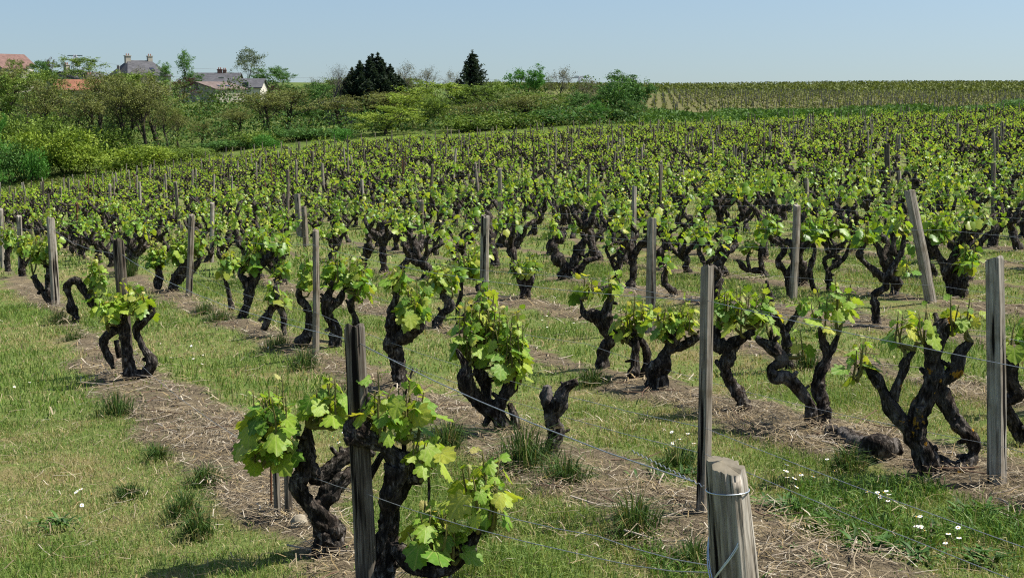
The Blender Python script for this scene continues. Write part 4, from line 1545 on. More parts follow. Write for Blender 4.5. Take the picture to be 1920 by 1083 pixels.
def proto(kind, i):
    key = (kind, i)
    if key in TREES:
        return TREES[key]
    r = np.random.default_rng(abs(hash((len(kind), sum(map(ord, kind)), i))) % 100000)
    H = 10.0
    if kind == 'budding':
        w, l = limb_tree(r, H, 0.50, 3, 4200, 0.12, BROWN, 0.34, 0.9, thick=1.6, bare_below=0.42)
    elif kind == 'olive':
        w, l = limb_tree(r, H, 0.80, 3, 8000, 0.14, OLIVE, 0.15, 0.62)
    elif kind == 'lime':
        w, l = limb_tree(r, H, 0.95, 3, 9000, 0.14, LIME, 0.08, 0.5)
    elif kind == 'green':
        w, l = limb_tree(r, H, 0.85, 3, 9000, 0.15, GREEN, 0.08, 0.6)
    elif kind == 'bright':
        w, l = limb_tree(r, H, 0.75, 3, 9000, 0.15, BRIGHT, 0.06, 0.6)
    elif kind == 'bare':
        w, l = limb_tree(r, H, 0.55, 3, 500, 0.10, GREY, 0.3, 0.9, thick=1.9)
    elif kind == 'thin':
        w, l = limb_tree(r, H, 0.7, 3, 2400, 0.12, GREY, 0.3, 0.8, thick=1.7)
    elif kind == 'poplar':
        w, l = limb_tree(r, H, 0.28, 3, 4200, 0.16, GREEN[1:] + BRIGHT[1:2], 0.08, 1.2)
    elif kind == 'birch':
        w, l = limb_tree(r, H, 0.55, 3, 3600, 0.15, SILV, 0.2, 0.8)
    elif kind == 'purple':
        w, l = limb_tree(r, H, 0.7, 3, 4200, 0.17, PURPLE, 0.15, 0.6)
    elif kind == 'cedar':
        w, l = Geo(), Geo()
        for q in range(26):
            a = q * 2.4
            rad = 3.6 * math.sqrt(q / 26)
            hh = H * (1.0 - 0.42 * (rad / 3.6) ** 1.4) * r.uniform(0.9, 1.0)
            w1, l1 = conifer(r, hh, 1.9, 13, DARK, 0.9, 0.8, 0.06)
            for src, dst in ((w1, w), (l1, l)):
                V, Q, T, C = src.arrays()
                V = V + np.outer(np.clip(V[:, 2] / hh * 1.6, 0.15, 1), [math.cos(a) * rad, math.sin(a) * rad, 0])
                dst.add(V, Q, T, C)
    elif kind == 'spruce':
        w, l = conifer(r, H, 3.5, 22, DARK, 0.62, 1.05, 0.18)
    elif kind == 'shrub_lime':
        w, l = shrub_geo(r, 4, 6, 3600, 0.15, LIME)
    elif kind == 'shrub_olive':
        w, l = shrub_geo(r, 4, 6, 3600, 0.15, OLIVE)
    elif kind == 'shrub_green':
        w, l = shrub_geo(r, 4, 6, 3600, 0.16, GREEN)
    elif kind == 'shrub_bright':
        w, l = shrub_geo(r, 4, 6, 3600, 0.16, BRIGHT)
    Vl = np.concatenate(l.V)
    top = max(np.percentile(Vl[:, 2], 99.9 if kind in ('cedar', 'spruce') else 97.5), np.concatenate(w.V)[:, 2].max() if kind == 'bare' else 0)
    half_w = np.percentile(np.abs(Vl[:, :2]), 97)
    wm = w.mesh('trunk')
    wm.materials.append(M['pale_bark'] if kind in ('bare', 'thin', 'birch') else M['tree_bark'])
    lm = l.mesh('crown', smooth=False)
    lm.materials.append(M['tree_leaf'])
    TREES[key] = (wm, lm, top, 2 * half_w)
    return TREES[key]


def tree(kind, var, px, top_y, width_px, Y, label, rz=None, base_y=None):
    x = (px - 960) / F_PX * (Y * cT + 1.0) / cT
    z = ground_z(x, Y)
    tz = at(px, top_y, Y)[2]
    wm, lm, th_, tw_ = proto(kind, var)
    h = tz - z
    w = width_px * Y / F_PX
    nm = 'shrub' if kind.startswith('shrub') else ('conifer_tree' if kind in ('cedar', 'spruce') else 'tree')
    o = empty(nm, (x, Y, z - 0.1), label, 'shrub' if nm == 'shrub' else 'tree', 'trees and bushes beyond the vineyard',
              (px * 1.7) % 6.28 if rz is None else rz)
    o.scale = (w / tw_, w / tw_, h / th_)
    link('trunk', wm, None, o)
    link('crown', lm, None, o)


TL = [
    # kind, variant, px, top y, width px, distance, label
    ('bright', 0, 2, 222, 60, 112, 'vivid green young tree cut by the left edge'),
    ('budding', 0, 22, 140, 120, 146, 'brownish budding tree below the reddish roofs at far left'),
    ('olive', 0, 62, 152, 110, 140, 'olive tree second from the left edge'),
    ('budding', 1, 108, 165, 90, 136, 'brown budding tree left of the orange roof'),
    ('olive', 1, 100, 145, 100, 156, 'olive tree in front of the round dark village trees'),
    ('budding', 2, 168, 185, 95, 134, 'brown twiggy tree below the orange roof'),
    ('budding', 0, 208, 150, 80, 138, 'tall dark-stemmed tree between the orange roof and the two-chimney house'),
    ('olive', 2, 272, 150, 110, 150, 'olive tree hiding the foot of the two-chimney house'),
    ('budding', 1, 250, 185, 85, 130, 'budding tree with clear double stem left of the glimpsed wall'),
    ('budding', 2, 303, 160, 90, 133, 'budding tree with several dark stems right of the glimpsed wall'),
    ('budding', 0, 344, 214, 54, 131, 'slim budding tree left of the long-roofed house'),
    ('budding', 1, 386, 226, 60, 130, 'leaning budding tree in front of the gable wing'),
    ('budding', 2, 452, 200, 66, 133, 'russet budding tree in front of the long slate roof'),
    ('budding', 0, 498, 186, 90, 130, 'wide russet tree right of the long-roofed house'),
    ('budding', 1, 545, 178, 100, 132, 'brown bushy tree with dark stems left of the bare tall tree'),
    ('green', 0, 585, 170, 80, 142, 'dark green tree behind the brown bushy one'),
    ('olive', 0, 330, 214, 60, 150, 'green-brown tree filling the gap behind the slim stems'),
    ('green', 1, 300, 205, 70, 146, 'shaded green tree low behind the dark stems'),
    ('green', 2, 420, 225, 80, 138, 'low dark green tree under the russet crowns'),
    ('bare', 0, 625, 112, 60, 146, 'tall almost leafless tree left of the broad dark conifer'),
    ('bare', 1, 652, 116, 52, 150, 'second leafless tree touching the broad dark conifer'),
    ('thin', 0, 604, 148, 50, 150, 'thin-leaved tree at the foot of the leafless ones'),
    ('cedar', 0, 704, 107, 96, 152, 'broad blackish conifer with many pointed tips'),
    ('budding', 2, 650, 195, 90, 134, 'dark twiggy tree left below the broad conifer'),
    ('budding', 0, 740, 185, 110, 138, 'brown-green tree right below the broad conifer'),
    ('lime', 0, 725, 212, 120, 124, 'low lime-yellow tree at the field edge'),
    ('lime', 1, 800, 168, 135, 134, 'large lime tree between the two conifers'),
    ('olive', 1, 840, 195, 90, 130, 'olive tree right of the large lime tree'),
    ('thin', 1, 762, 120, 55, 158, 'thin leafless crown right of the broad conifer'),
    ('thin', 0, 798, 128, 52, 156, 'sparse pale-leaved tree between the conifers'),
    ('thin', 1, 852, 134, 46, 156, 'sparse leafy tree touching the pointed conifer'),
    ('spruce', 0, 887, 97, 78, 150, 'pointed dark conifer with a feathery spire'),
    ('olive', 2, 915, 172, 110, 134, 'olive tree right of the pointed conifer'),
    ('budding', 1, 885, 205, 80, 126, 'low brownish tree under the pointed conifer'),
    ('bright', 1, 986, 142, 60, 150, 'round fresh green tree standing above the hedge'),
    ('budding', 2, 970, 190, 105, 130, 'brown-green bushy tree under the round green one'),
    ('olive', 0, 1020, 186, 90, 134, 'olive bush tree below the sparse skyline tree'),
    ('thin', 0, 1042, 128, 58, 152, 'sparse skyline tree right of the round green one'),
    ('thin', 1, 1098, 150, 62, 150, 'low sparse tree near the small pylon'),
    ('green', 0, 1076, 188, 90, 138, 'dark green bushy tree in the hedge right part'),
    ('green', 1, 1130, 180, 80, 140, 'shaded green tree left of the last big tree'),
    ('shrub_green', 1, 1163, 152, 84, 141, 'compact dark green crown at the right end of the hedge'),
    ('thin', 0, 1150, 140, 70, 146, 'grey-leaved upper half of the last tree in the hedge'),
    ('green', 2, 1165, 152, 84, 144, 'last big tree at the right end of the hedge'),
    ('budding', 0, 232, 165, 70, 129, 'slim dark-stemmed tree left of the budding double stem'),
    ('budding', 2, 278, 172, 70, 129, 'slim dark-stemmed tree right of the budding double stem'),
    ('budding', 1, 322, 205, 54, 128, 'slim dark-stemmed tree left of the gable wing'),
    ('olive', 2, 660, 160, 90, 160, 'olive tree left of and behind the broad conifer'),
    ('olive', 0, 760, 160, 80, 160, 'olive tree right of and behind the broad conifer'),
    ('olive', 1, 940, 166, 80, 158, 'olive tree right of and behind the pointed conifer'),
    ('bright', 0, 1112, 205, 40, 130, 'small bright bush in the right part of the hedge'),
    ('green', 0, 1182, 200, 50, 130, 'small green bush at the hedge end'),
    ('olive', 1, 1205, 214, 34, 134, 'yellowish young bush last in the hedge'),
    # village skyline
    ('green', 1, 98, 116, 62, 250, 'dark green tree left of the round brown one on the skyline'),
    ('olive', 2, 152, 108, 88, 246, 'round brown-green tree on the skyline above the orange roof'),
    ('purple', 0, 108, 112, 30, 255, 'small reddish tree top on the skyline'),
    ('olive', 0, 45, 112, 34, 230, 'small olive tree in front of the reddish roofs'),
    ('poplar', 0, 360, 97, 36, 240, 'narrow pointed poplar on the skyline'),
    ('poplar', 1, 321, 118, 30, 235, 'small narrow tree left of the pointed poplar'),
    ('purple', 1, 352, 146, 60, 205, 'dark purple tree under the pointed poplar'),
    ('green', 2, 378, 138, 36, 225, 'small green bush right of the pointed poplar'),
    ('birch', 0, 467, 93, 64, 260, 'silvery birch above the long slate roof'),
    ('green', 0, 535, 127, 84, 245, 'rounded green tree right of the long slate roof'),
    ('green', 1, 490, 140, 46, 250, 'green bush between the birch and the rounded tree'),
    ('purple', 0, 516, 160, 30, 190, 'small purple shrub by the white gable edge'),
    ('olive', 1, 700, 150, 60, 240, 'olive skyline tree behind the broad conifer'),
    ('lime', 0, 262, 140, 60, 190, 'pale green tree in front of the two-chimney house'),
    ('thin', 1, 280, 128, 60, 195, 'twiggy pinkish crown before the two-chimney house'),
]
for t_ in TL:
    t_ = list(t_)
    if t_[5] < 165 and t_[0] in ('budding', 'olive', 'lime', 'green', 'bright') and not 330 < t_[2] < 460:
        t_[3] -= 13
        t_[4] *= 1.15
    tree(*t_)
SL = [
    ('shrub_lime', 0, 55, 250, 100, 122, 'lime bush low at the left below the olive tree'),
    ('shrub_green', 0, 34, 272, 70, 120, 'dark shaded bush beside the vivid green young tree'),
    ('shrub_lime', 1, 135, 244, 110, 123, 'lime bush in the left hollow, second from the edge'),
    ('shrub_bright', 0, 78, 282, 50, 119, 'fresh green bush low in the left hollow'),
    ('shrub_lime', 0, 175, 272, 90, 121, 'yellow-green bush at the meadow edge'),
    ('shrub_lime', 1, 235, 276, 100, 117, 'lime bush at the field edge below the dark stems'),
    ('shrub_lime', 0, 305, 274, 100, 119, 'lime bush at the field edge below the glimpsed wall'),
    ('shrub_olive', 0, 365, 276, 80, 120, 'olive bush at the field edge below the slim stems'),
    ('shrub_olive', 1, 205, 240, 90, 128, 'olive bush between the tall stems on the left'),
    ('shrub_olive', 0, 100, 222, 110, 130, 'olive bush mass under the brown trees at left'),
    ('shrub_olive', 1, 20, 220, 90, 132, 'olive bush under the far-left budding tree'),
    ('shrub_green', 1, 440, 262, 100, 124, 'shaded green bush under the russet trees'),
    ('shrub_olive', 0, 500, 246, 100, 125, 'brown-olive bush under the wide russet tree'),
    ('shrub_bright', 1, 505, 252, 50, 119, 'small fresh bush at the field edge'),
    ('shrub_green', 0, 560, 240, 90, 126, 'dark bush below the dark green tree'),
    ('shrub_green', 1, 620, 240, 100, 126, 'dark bush below the leafless trees'),
    ('shrub_bright', 0, 645, 240, 40, 120, 'small fresh bush left of the lime-yellow tree'),
    ('shrub_olive', 1, 880, 215, 110, 124, 'olive bush below the pointed conifer'),
    ('shrub_olive', 0, 950, 212, 120, 126, 'olive bush right of the pointed conifer'),
    ('shrub_green', 0, 1030, 205, 110, 130, 'dark green bush in the middle of the right hedge'),
    ('shrub_green', 1, 1100, 200, 110, 132, 'dark green bush below the sparse low tree'),
    ('shrub_green', 0, 1160, 208, 90, 132, 'dark green bush below the last big tree'),
    ('shrub_green', 1, 1905, 186, 90, 120, 'dark bush at the right edge behind the vines'),
    ('shrub_green', 0, 1845, 196, 70, 124, 'low dark bush near the right edge behind the vines'),
]
for t_ in SL:
    tree(*t_)

# undergrowth that fills the wood between the stems; hedge bank behind the field on the right
r9 = np.random.default_rng(31)


def band(name, label, cat, n, px0, px1, y0, y1, hfun, size, cols):
    px = r9.uniform(px0, px1, n)
    Y = r9.uniform(y0, y1, n)
    x = (px - 960) / F_PX * Y
    z = terrain(x, Y)
    h = hfun(x, Y)
    zz = z + h * r9.uniform(0, 1, n) ** 0.8
    g = Geo()
    card_leaves(g, np.c_[x, Y, zz], size, cols, r9)
    return tag(link(name, g.mesh(name, smooth=False), M['tree_leaf']), label, cat, kind='stuff')


band('undergrowth', 'tangled brown and green undergrowth between the tree stems', 'undergrowth', 26000, -60, 1210, 122, 152,
     lambda x, Y: 1.5 + 1.0 * np.sin(x * .5) * np.sin(Y * .4 + x * .23) + 0.8 * sstep(-5, -40, x), 0.15, OLIVE[:2] + GREEN[:2] + BROWN[:2])
band('wood_thicket', 'leafy thicket closing the wood behind the front trees', 'thicket', 30000, -60, 1195, 150, 166,
     lambda x, Y: 2.7 + 1.2 * np.sin(x * .33 + 1) * np.sin(Y * .3 + x * .11) + 1.0 * np.sin(x * .9), 0.16, BROWN[:1] + GREEN[:2] + BROWN[:1] + OLIVE[:2])  # darker leaf colours stand in for the shade deep inside the wood
band('hedge_bank', 'dark green grassy bank behind the field on the right', 'bank', 22000, 1175, 2000, 124, 152,
     lambda x, Y: 0.65 + 0.4 * np.sin(x * .7) * np.sin(x * .19 + 1), 0.20, [(0.05, 0.105, 0.02), (0.085, 0.165, 0.03), (0.115, 0.20, 0.042)])
band('meadow_grass', 'short meadow grass at the left behind the vines', 'grass', 14000, -80, 420, 88, 122,
     lambda x, Y: 0.22 + 0 * x, 0.13, [(0.05, 0.085, 0.015), (0.11, 0.15, 0.03), (0.20, 0.19, 0.07)])

# ------------------------------------------------------------------ vineyards on the far slope
def far_rows():
    leaf, wood = Geo(), Geo()
    r = np.random.default_rng(8)
    P, S = [], []
    posts = []
    A = math.radians(6.2)
    d = np.array([math.sin(A), math.cos(A)])
    n_ = np.array([math.cos(A), -math.sin(A)])
    for u in np.arange(-10, 190, 1.35):
        s = np.arange(152, 335, 1.2)
        p = n_[None] * u + d[None] * s[:, None] + r.normal(0, 0.12, (len(s), 2))
        keep = (p[:, 0] > 0.075 * p[:, 1]) & (p[:, 0] < 0.42 * p[:, 1]) & (r.random(len(s)) < 0.85) & (p[:, 1] < 330 - 0.35 * np.abs(p[:, 0] - 60))
        keep &= p[:, 1] > 153 + 6 * sstep(60, 100, p[:, 0]) + 30 * sstep(48, 75, p[:, 0])
        p = p[keep]
        P.append(p)
        k = r.random(len(p)) < 0.16
        posts.append(p[k])
    P = np.vstack(P)
    z = terrain(P[:, 0], P[:, 1])
    for q in range(2):
        card_leaves(leaf, np.c_[P + r.normal(0, 0.15, P.shape), z + r.uniform(0.25, 0.8, len(P))], 0.20, [(0.075, 0.09, 0.02), (0.14, 0.165, 0.038), (0.21, 0.23, 0.065)], r)
    # dark trunks
    card_leaves(leaf, np.c_[P, z + 0.25], 0.17, [(0.03, 0.024, 0.016), (0.05, 0.04, 0.025)], r)
    for p in np.vstack(posts):
        zz = ground_z(*p)
        v, qd = box(p[0], p[1], zz + 0.55, 0.07, 0.07, 1.3)
        wood.add(v, qd)
    o = tag(link('far_vineyard', leaf.mesh('far_vineyard', smooth=False), M['tree_leaf']), 'rows of young vines on pale soil on the far slope', 'vineyard', kind='stuff')
    tag(link('stakes', wood.mesh('stakes', smooth=False), M['post'], o), kind='stuff')
    # dense green blocks on the crest
    g = Geo()
    n = 26000
    Y = r.uniform(300, 560, n)
    px = r.uniform(880, 2000, n)
    x = (px - 960) / F_PX * Y
    ok = Y > 325 - 0.35 * np.abs(x - 60) + 10 * np.sin(x * .04)
    x, Y = x[ok], Y[ok]
    rowk = np.round((Y + 0.35 * x) / 5.0) * 5.0 - 0.35 * x
    Y = np.where(r.random(len(Y)) < 0.8, rowk, Y)
    z = terrain(x, Y)
    card_leaves(g, np.c_[x, Y, z + r.uniform(0.1, 1.3, len(x))], 0.42, [(0.055, 0.065, 0.018), (0.115, 0.14, 0.03), (0.18, 0.21, 0.055)], r)
    tag(link('crest_vineyard', g.mesh('crest_vineyard', smooth=False), M['tree_leaf']), 'dense green vineyard along the skyline crest on the right', 'vineyard', kind='stuff')


far_rows()

# ------------------------------------------------------------------ houses of the village
def house(label, px, ridge_y, eave_y, Y, length, depth, rot, wall, roof, chimneys=(), windows=(), skylights=(), pad=0.3, hip=0.0):
    x = (px - 960) / F_PX * Y
    zg = ground_z(x, Y)
    zr, ze = at(px, ridge_y, Y)[2] - zg, at(px, eave_y, Y)[2] - zg
    ze = max(ze, 2.0)
    root = empty('house', (x, Y, zg), label, 'house', 'houses of the village', rot)
    L, D = length / 2, depth / 2
    V = np.array([[-L, -D, -.5], [L, -D, -.5], [L, D, -.5], [-L, D, -.5], [-L, -D, ze], [L, -D, ze], [L, D, ze], [-L, D, ze], [-L + hip, 0, zr - .12], [L - hip, 0, zr - .12]])
    g = Geo().add(V, [[0, 1, 5, 4], [2, 3, 7, 6], [1, 2, 6, 5], [3, 0, 4, 7]], [[5, 6, 9], [7, 4, 8]])
    link('wall', g.mesh('wall', smooth=False), M[wall], root)
    sl = (zr - ze) / D
    for s in (-1, 1):
        e = D + pad
        zz = zr - sl * e
        a = np.array([[-L - pad, s * e, zz], [L + pad, s * e, zz], [L + pad - hip, 0, zr], [-L - pad + hip, 0, zr]])
        up = np.array([0, 0, 0.16])
        V = np.vstack([a, a + up])
        if s > 0:
            V[4:, 2] -= 0.002
        q = [[0, 1, 2, 3], [4, 7, 6, 5], [0, 4, 5, 1], [1, 5, 6, 2], [2, 6, 7, 3], [3, 7, 4, 0]]
        rf = link('roof', Geo().add(V, q).mesh('roof', smooth=False), M[roof], root)
        if s < 0:
            for (fx, fy, w_, h_) in skylights:
                yy = -e * (1 - fy)
                zc = zr + sl * yy + 0.19
                v, qd = box(0, 0, 0, w_, h_, 0.12)
                ang = math.atan(sl)
                c_, s_ = math.cos(ang), math.sin(ang)
                v = np.c_[v[:, 0], v[:, 1] * c_ - v[:, 2] * s_, v[:, 1] * s_ + v[:, 2] * c_] + [fx * L, yy, zc]
                link('skylight', Geo().add(v, qd).mesh('skylight', smooth=False), M['glass'], rf)
    if hip:
        for s in (-1, 1):
            a = np.array([[s * (L + pad), -D - pad, zr - sl * (D + pad)], [s * (L + pad), D + pad, zr - sl * (D + pad)], [s * (L + pad - hip), 0, zr]])
            a = np.vstack([a, a + [0, 0, 0.155]])
            link('roof', Geo().add(a, [[0, 1, 4, 3], [1, 2, 5, 4], [2, 0, 3, 5]], [[0, 2, 1], [3, 4, 5]]).mesh('roof', smooth=False), M[roof], root)
    for (fx, fy, w_, h_, mt) in chimneys:
        v, qd = box(fx * L, fy * D, zr + h_ / 2 - .6, w_, w_ * .8, h_ + 1.2)
        ch = link('chimney', Geo().add(v, qd).mesh('chimney', smooth=False), M[mt], root)
        v, qd = box(fx * L, fy * D, zr + h_ + .08, w_ * 1.2, w_, .16)
        link('chimney_cap', Geo().add(v, qd).mesh('chimney_cap', smooth=False), M[mt], ch)
        for q in (-.22, .22):
            V, Q, T = tube(np.array([[fx * L + q * w_, fy * D, zr + h_ + .14], [fx * L + q * w_, fy * D, zr + h_ + .5]]), .11, 6)
            link('chimney_pot', Geo().add(V, Q, T).mesh('chimney_pot'), M['brick'], ch)
    for (side, fx, zc, w_, h_) in windows:
        for grow, nm, mt, off in ((0.22, 'window', 'pale_wall', 0.03), (0.0, 'pane', 'glass', 0.05)):
            if side == 'front':
                v, qd = box(fx * L, -D - off, zc, w_ + grow, .06, h_ + grow)
            else:
                sgn = -1 if side == 'left' else 1
                v, qd = box(sgn * (L + off), fx * D, zc, .06, w_ + grow, h_ + grow)
            oo = link(nm, Geo().add(v, qd).mesh(nm, smooth=False), M[mt], root if nm == 'window' else wo)
            wo = oo
    return root


R_ = math.radians
house('house with two reddish roofs cut by the left edge', 17, 109, 128, 262, 6.5, 6.4, R_(66), 'stone_wall', 'rose_tile', ((-.7, .35, .7, .9, 'stone_wall'),), (('left', 0.1, 2.8, 1.0, 1.3), ('left', -.5, 2.8, 1.0, 1.3)))
house('small annex with a pale gable behind the reddish roofs', 33, 103, 122, 270, 6.5, 5.6, R_(62), 'pale_wall', 'rose_tile', (), (('left', 0.0, 2.8, 1.0, 1.3),))
house('grey-roofed gable house with a tall chimney above the orange roof', 160, 136, 152, 250, 9, 8, R_(60), 'stone_wall', 'slate', ((-.95, -.35, .9, 1.2, 'stone_wall'),), (('left', 0.0, 3.2, .9, 1.2),), ((0.0, .45, .8, 1.0),))
house('low house with an orange tiled roof among the trees', 158, 151, 176, 205, 6.5, 6, R_(8), 'stone_wall', 'red_tile', ((0.45, 0.1, .9, .7, 'stone_wall'),), (('front', -.3, 1.6, .8, 1.0),))
house('steep slate-roofed house with two chimneys on the skyline', 271, 115, 142, 262, 8.5, 9.5, R_(38), 'stone_wall', 'slate', ((-.55, 0, 1.0, 0.9, 'stone_wall'), (.5, 0, .9, 0.9, 'stone_wall')), (('left', 0.0, 4.5, 1.0, 1.4), ('left', -.4, 2.2, 1.0, 1.4)), ((0.3, .4, .8, 1.1),), .3, 2.2)
house('distant slate roof with brick chimneys left of the birch', 415, 138, 152, 275, 9, 9, R_(4), 'stone_wall', 'slate', ((.1, 0, .9, .7, 'brick'), (.32, 0, .7, .6, 'brick')), (('front', 0.3, 2.2, 1.0, 1.3),))
house('long house with a mossy dark slate roof', 446, 149, 184, 225, 9.6, 9, R_(3), 'pale_wall', 'slate', (), (('front', 0.5, 2.2, 1.0, 1.3), ('front', -.2, 2.2, 1.0, 1.3)))
house('gable wing with roof windows in front of the long slate roof', 404, 155, 187, 214, 7.0, 7.6, R_(60), 'stone_wall', 'old_tile', (), (('left', 0.0, 2.4, .9, 1.2),), ((-.35, .35, .6, .8), (.2, .35, .6, .8)))
house('pale wall of a low building glimpsed behind the stems', 252, 205, 216, 175, 4.6, 3.5, R_(12), 'pale_wall', 'old_tile', (), (('front', 0.3, 1.4, .7, .9),))
house('dark shed under the leafless trees', 640, 214, 226, 144, 3.2, 3, R_(10), 'slate', 'slate', (), (('front', 0.0, 1.0, .8, .9),))


def pylon(label, px, top_y, Y, base):
    x = (px - 960) / F_PX * Y
    z0 = ground_z(x, Y)
    h = at(px, top_y, Y)[2] - z0
    root = empty('pylon', (x, Y, z0), label, 'pylon', 'far power line pylons')
    g = Geo()
    for sx in (-1, 1):
        for sy in (-1, 1):
            g.add(*tube(np.array([[sx * base, sy * base, -1], [sx * .35, sy * .35, h]]), .16, 4))
    for i in range(7):
        a, b_ = i / 7, (i + 1) / 7
        wa, wb = base + (.35 - base) * a, base + (.35 - base) * b_
        for s in (-1, 1):
            g.add(*tube(np.array([[s * wa, -wa, a * h], [-s * wb, -wb, b_ * h]]), .11, 4))
    link('tower', g.mesh('tower'), M['steel'], root)
    for f, w_ in ((.82, 3.4), (.97, 2.6)):
        v, q = box(0, 0, f * h, 2 * w_, .3, .35)
        link('cross_arm', Geo().add(v, q).mesh('cross_arm', smooth=False), M['steel'], root)


pylon('tiny lattice pylon on the skyline left of the last big tree', 1087, 143, 560, 2.2)
pylon('tiny pylon head above the round brown skyline tree', 153, 103, 480, 2.2)
for lab, pts in (('upper power line in the sky above the two-chimney house', [(153, 108), (240, 124), (420, 130)]), ('lower power line in the sky behind the village', [(153, 116), (240, 140), (420, 146)]),
                 ('faint power line left of the leafless trees', [(540, 146), (660, 147), (1087, 152)])):
    P = np.array([at(a, b_, 480) for a, b_ in pts])
    P = catmull(P, 8)
    tag(link('power_line', Geo().add(*tube(P, .035, 4)).mesh('power_line'), M['steel']), lab, 'power line', 'far power lines')

# ------------------------------------------------------------------ ground cover near the camera
gr = np.random.default_rng(21)


def fan_points(n, y0, y1, margin=0.52):
    """random points spread evenly over the ground the photograph looks at (and a margin beside it)"""
    Y = np.sqrt(gr.uniform(y0 ** 2, y1 ** 2, n))
    X = gr.uniform(-margin, margin, n) * Y
    return X, Y


def blades(X, Y, Hh, Ww, C, lean=0.5, seg=2, zoff=0.0):
    """grass blades: tapered bent ribbons"""
    n = len(X)
    az = gr.uniform(0, 6.28, n)
    d = np.c_[np.cos(az), np.sin(az)]
    w2 = gr.uniform(0, 6.28, n)
    side = np.c_[np.cos(w2), np.sin(w2)]
    ln = np.abs(gr.normal(lean, lean * 0.5, n))
    z = terrain(X, Y) + zoff
    base = np.c_[X, Y, z]
    sd_ = np.c_[side * Ww[:, None], np.zeros(n)]
    midp = base + np.c_[d * (Hh * ln * 0.28)[:, None], Hh * 0.58]
    tip = base + np.c_[d * (Hh * ln * 0.9)[:, None], Hh * np.clip(1.0 - 0.35 * ln, 0.2, 1)]
    V = np.stack([base - sd_, base + sd_, midp + sd_ * 0.8, midp - sd_ * 0.8, tip], 1).reshape(-1, 3)
    k = np.arange(n)[:, None] * 5
    Q = k + np.array([[0, 1, 2, 3]])
    T = k + np.array([[3, 2, 4]])
    CC = np.repeat(C, 5, 0)
    return V, Q, T, CC


def grass_cols(n, dry):
    pal = np.array([(0.105, 0.18, 0.028), (0.155, 0.235, 0.042), (0.215, 0.27, 0.062), (0.12, 0.20, 0.045)])
    dr = np.array([(0.36, 0.31, 0.14), (0.28, 0.245, 0.10), (0.44, 0.38, 0.21)])
    c = pal[gr.integers(4, size=n)]
    isd = gr.random(n) < dry
    c[isd] = dr[gr.integers(3, size=isd.sum())]
    return c * gr.uniform(0.8, 1.4, n)[:, None]


gg = Geo()
for (n, y0, y1, hh, ww) in ((190000, 3.2, 9, 0.042, 0.0018), (160000, 9, 20, 0.05, 0.0034), (90000, 20, 48, 0.075, 0.009)):
    X, Y = fan_points(n, y0, y1)
    m_ = strip_mask(X, Y)
    pn = np.c_[X, Y, 0 * X]
    patch = vnoise(pn * 0.9, 3) + 0.5 * vnoise(pn * 2.7, 4)
    keep = gr.random(n) > np.clip(m_ * 0.90 + 0.25 * (patch < -0.55), 0, 1)
    X, Y, patch = X[keep], Y[keep], patch[keep]
    dry = np.clip(0.33 - 0.42 * patch, 0.06, 0.85)
    lush = vnoise(np.c_[X, Y, 0 * X] * 1.9, 33)
    H_ = hh * gr.uniform(0.45, 1.35, len(X)) * (1 + 0.6 * np.clip(patch, -.6, 1)) * (1 + 0.9 * np.clip(lush - 0.15, 0, 1))
    dry = np.clip(dry - 0.5 * np.clip(lush, -0.6, 1), 0.03, 0.9)
    gg.add(*blades(X, Y, H_, ww * gr.uniform(0.7, 1.3, len(X)), grass_cols(len(X), dry), 0.75))
# lusher unmown grass at the headland beside the end post
X, Y = gr.uniform(0.55, 2.9, 30000), gr.uniform(3.6, 6.4, 30000)
lush = vnoise(np.c_[X, Y, 0 * X] * 2.6, 41) + 0.5 * vnoise(np.c_[X, Y, 0 * X] * 6.1, 42)
keep = (gr.random(30000) < sstep(-0.25, 0.5, lush)) & (strip_mask(X, Y) < 0.75)
X, Y = X[keep], Y[keep]
gg.add(*blades(X, Y, 0.075 * gr.uniform(0.5, 1.4, len(X)), 0.0030 * gr.uniform(0.6, 1.4, len(X)), grass_cols(len(X), 0.06 + 0 * X) * [0.72, 0.85, 0.75], 0.7))
tag(link('grass', gg.mesh('grass', smooth=False), M['grass']), 'short mown grass between the vine rows', 'grass', kind='stuff')

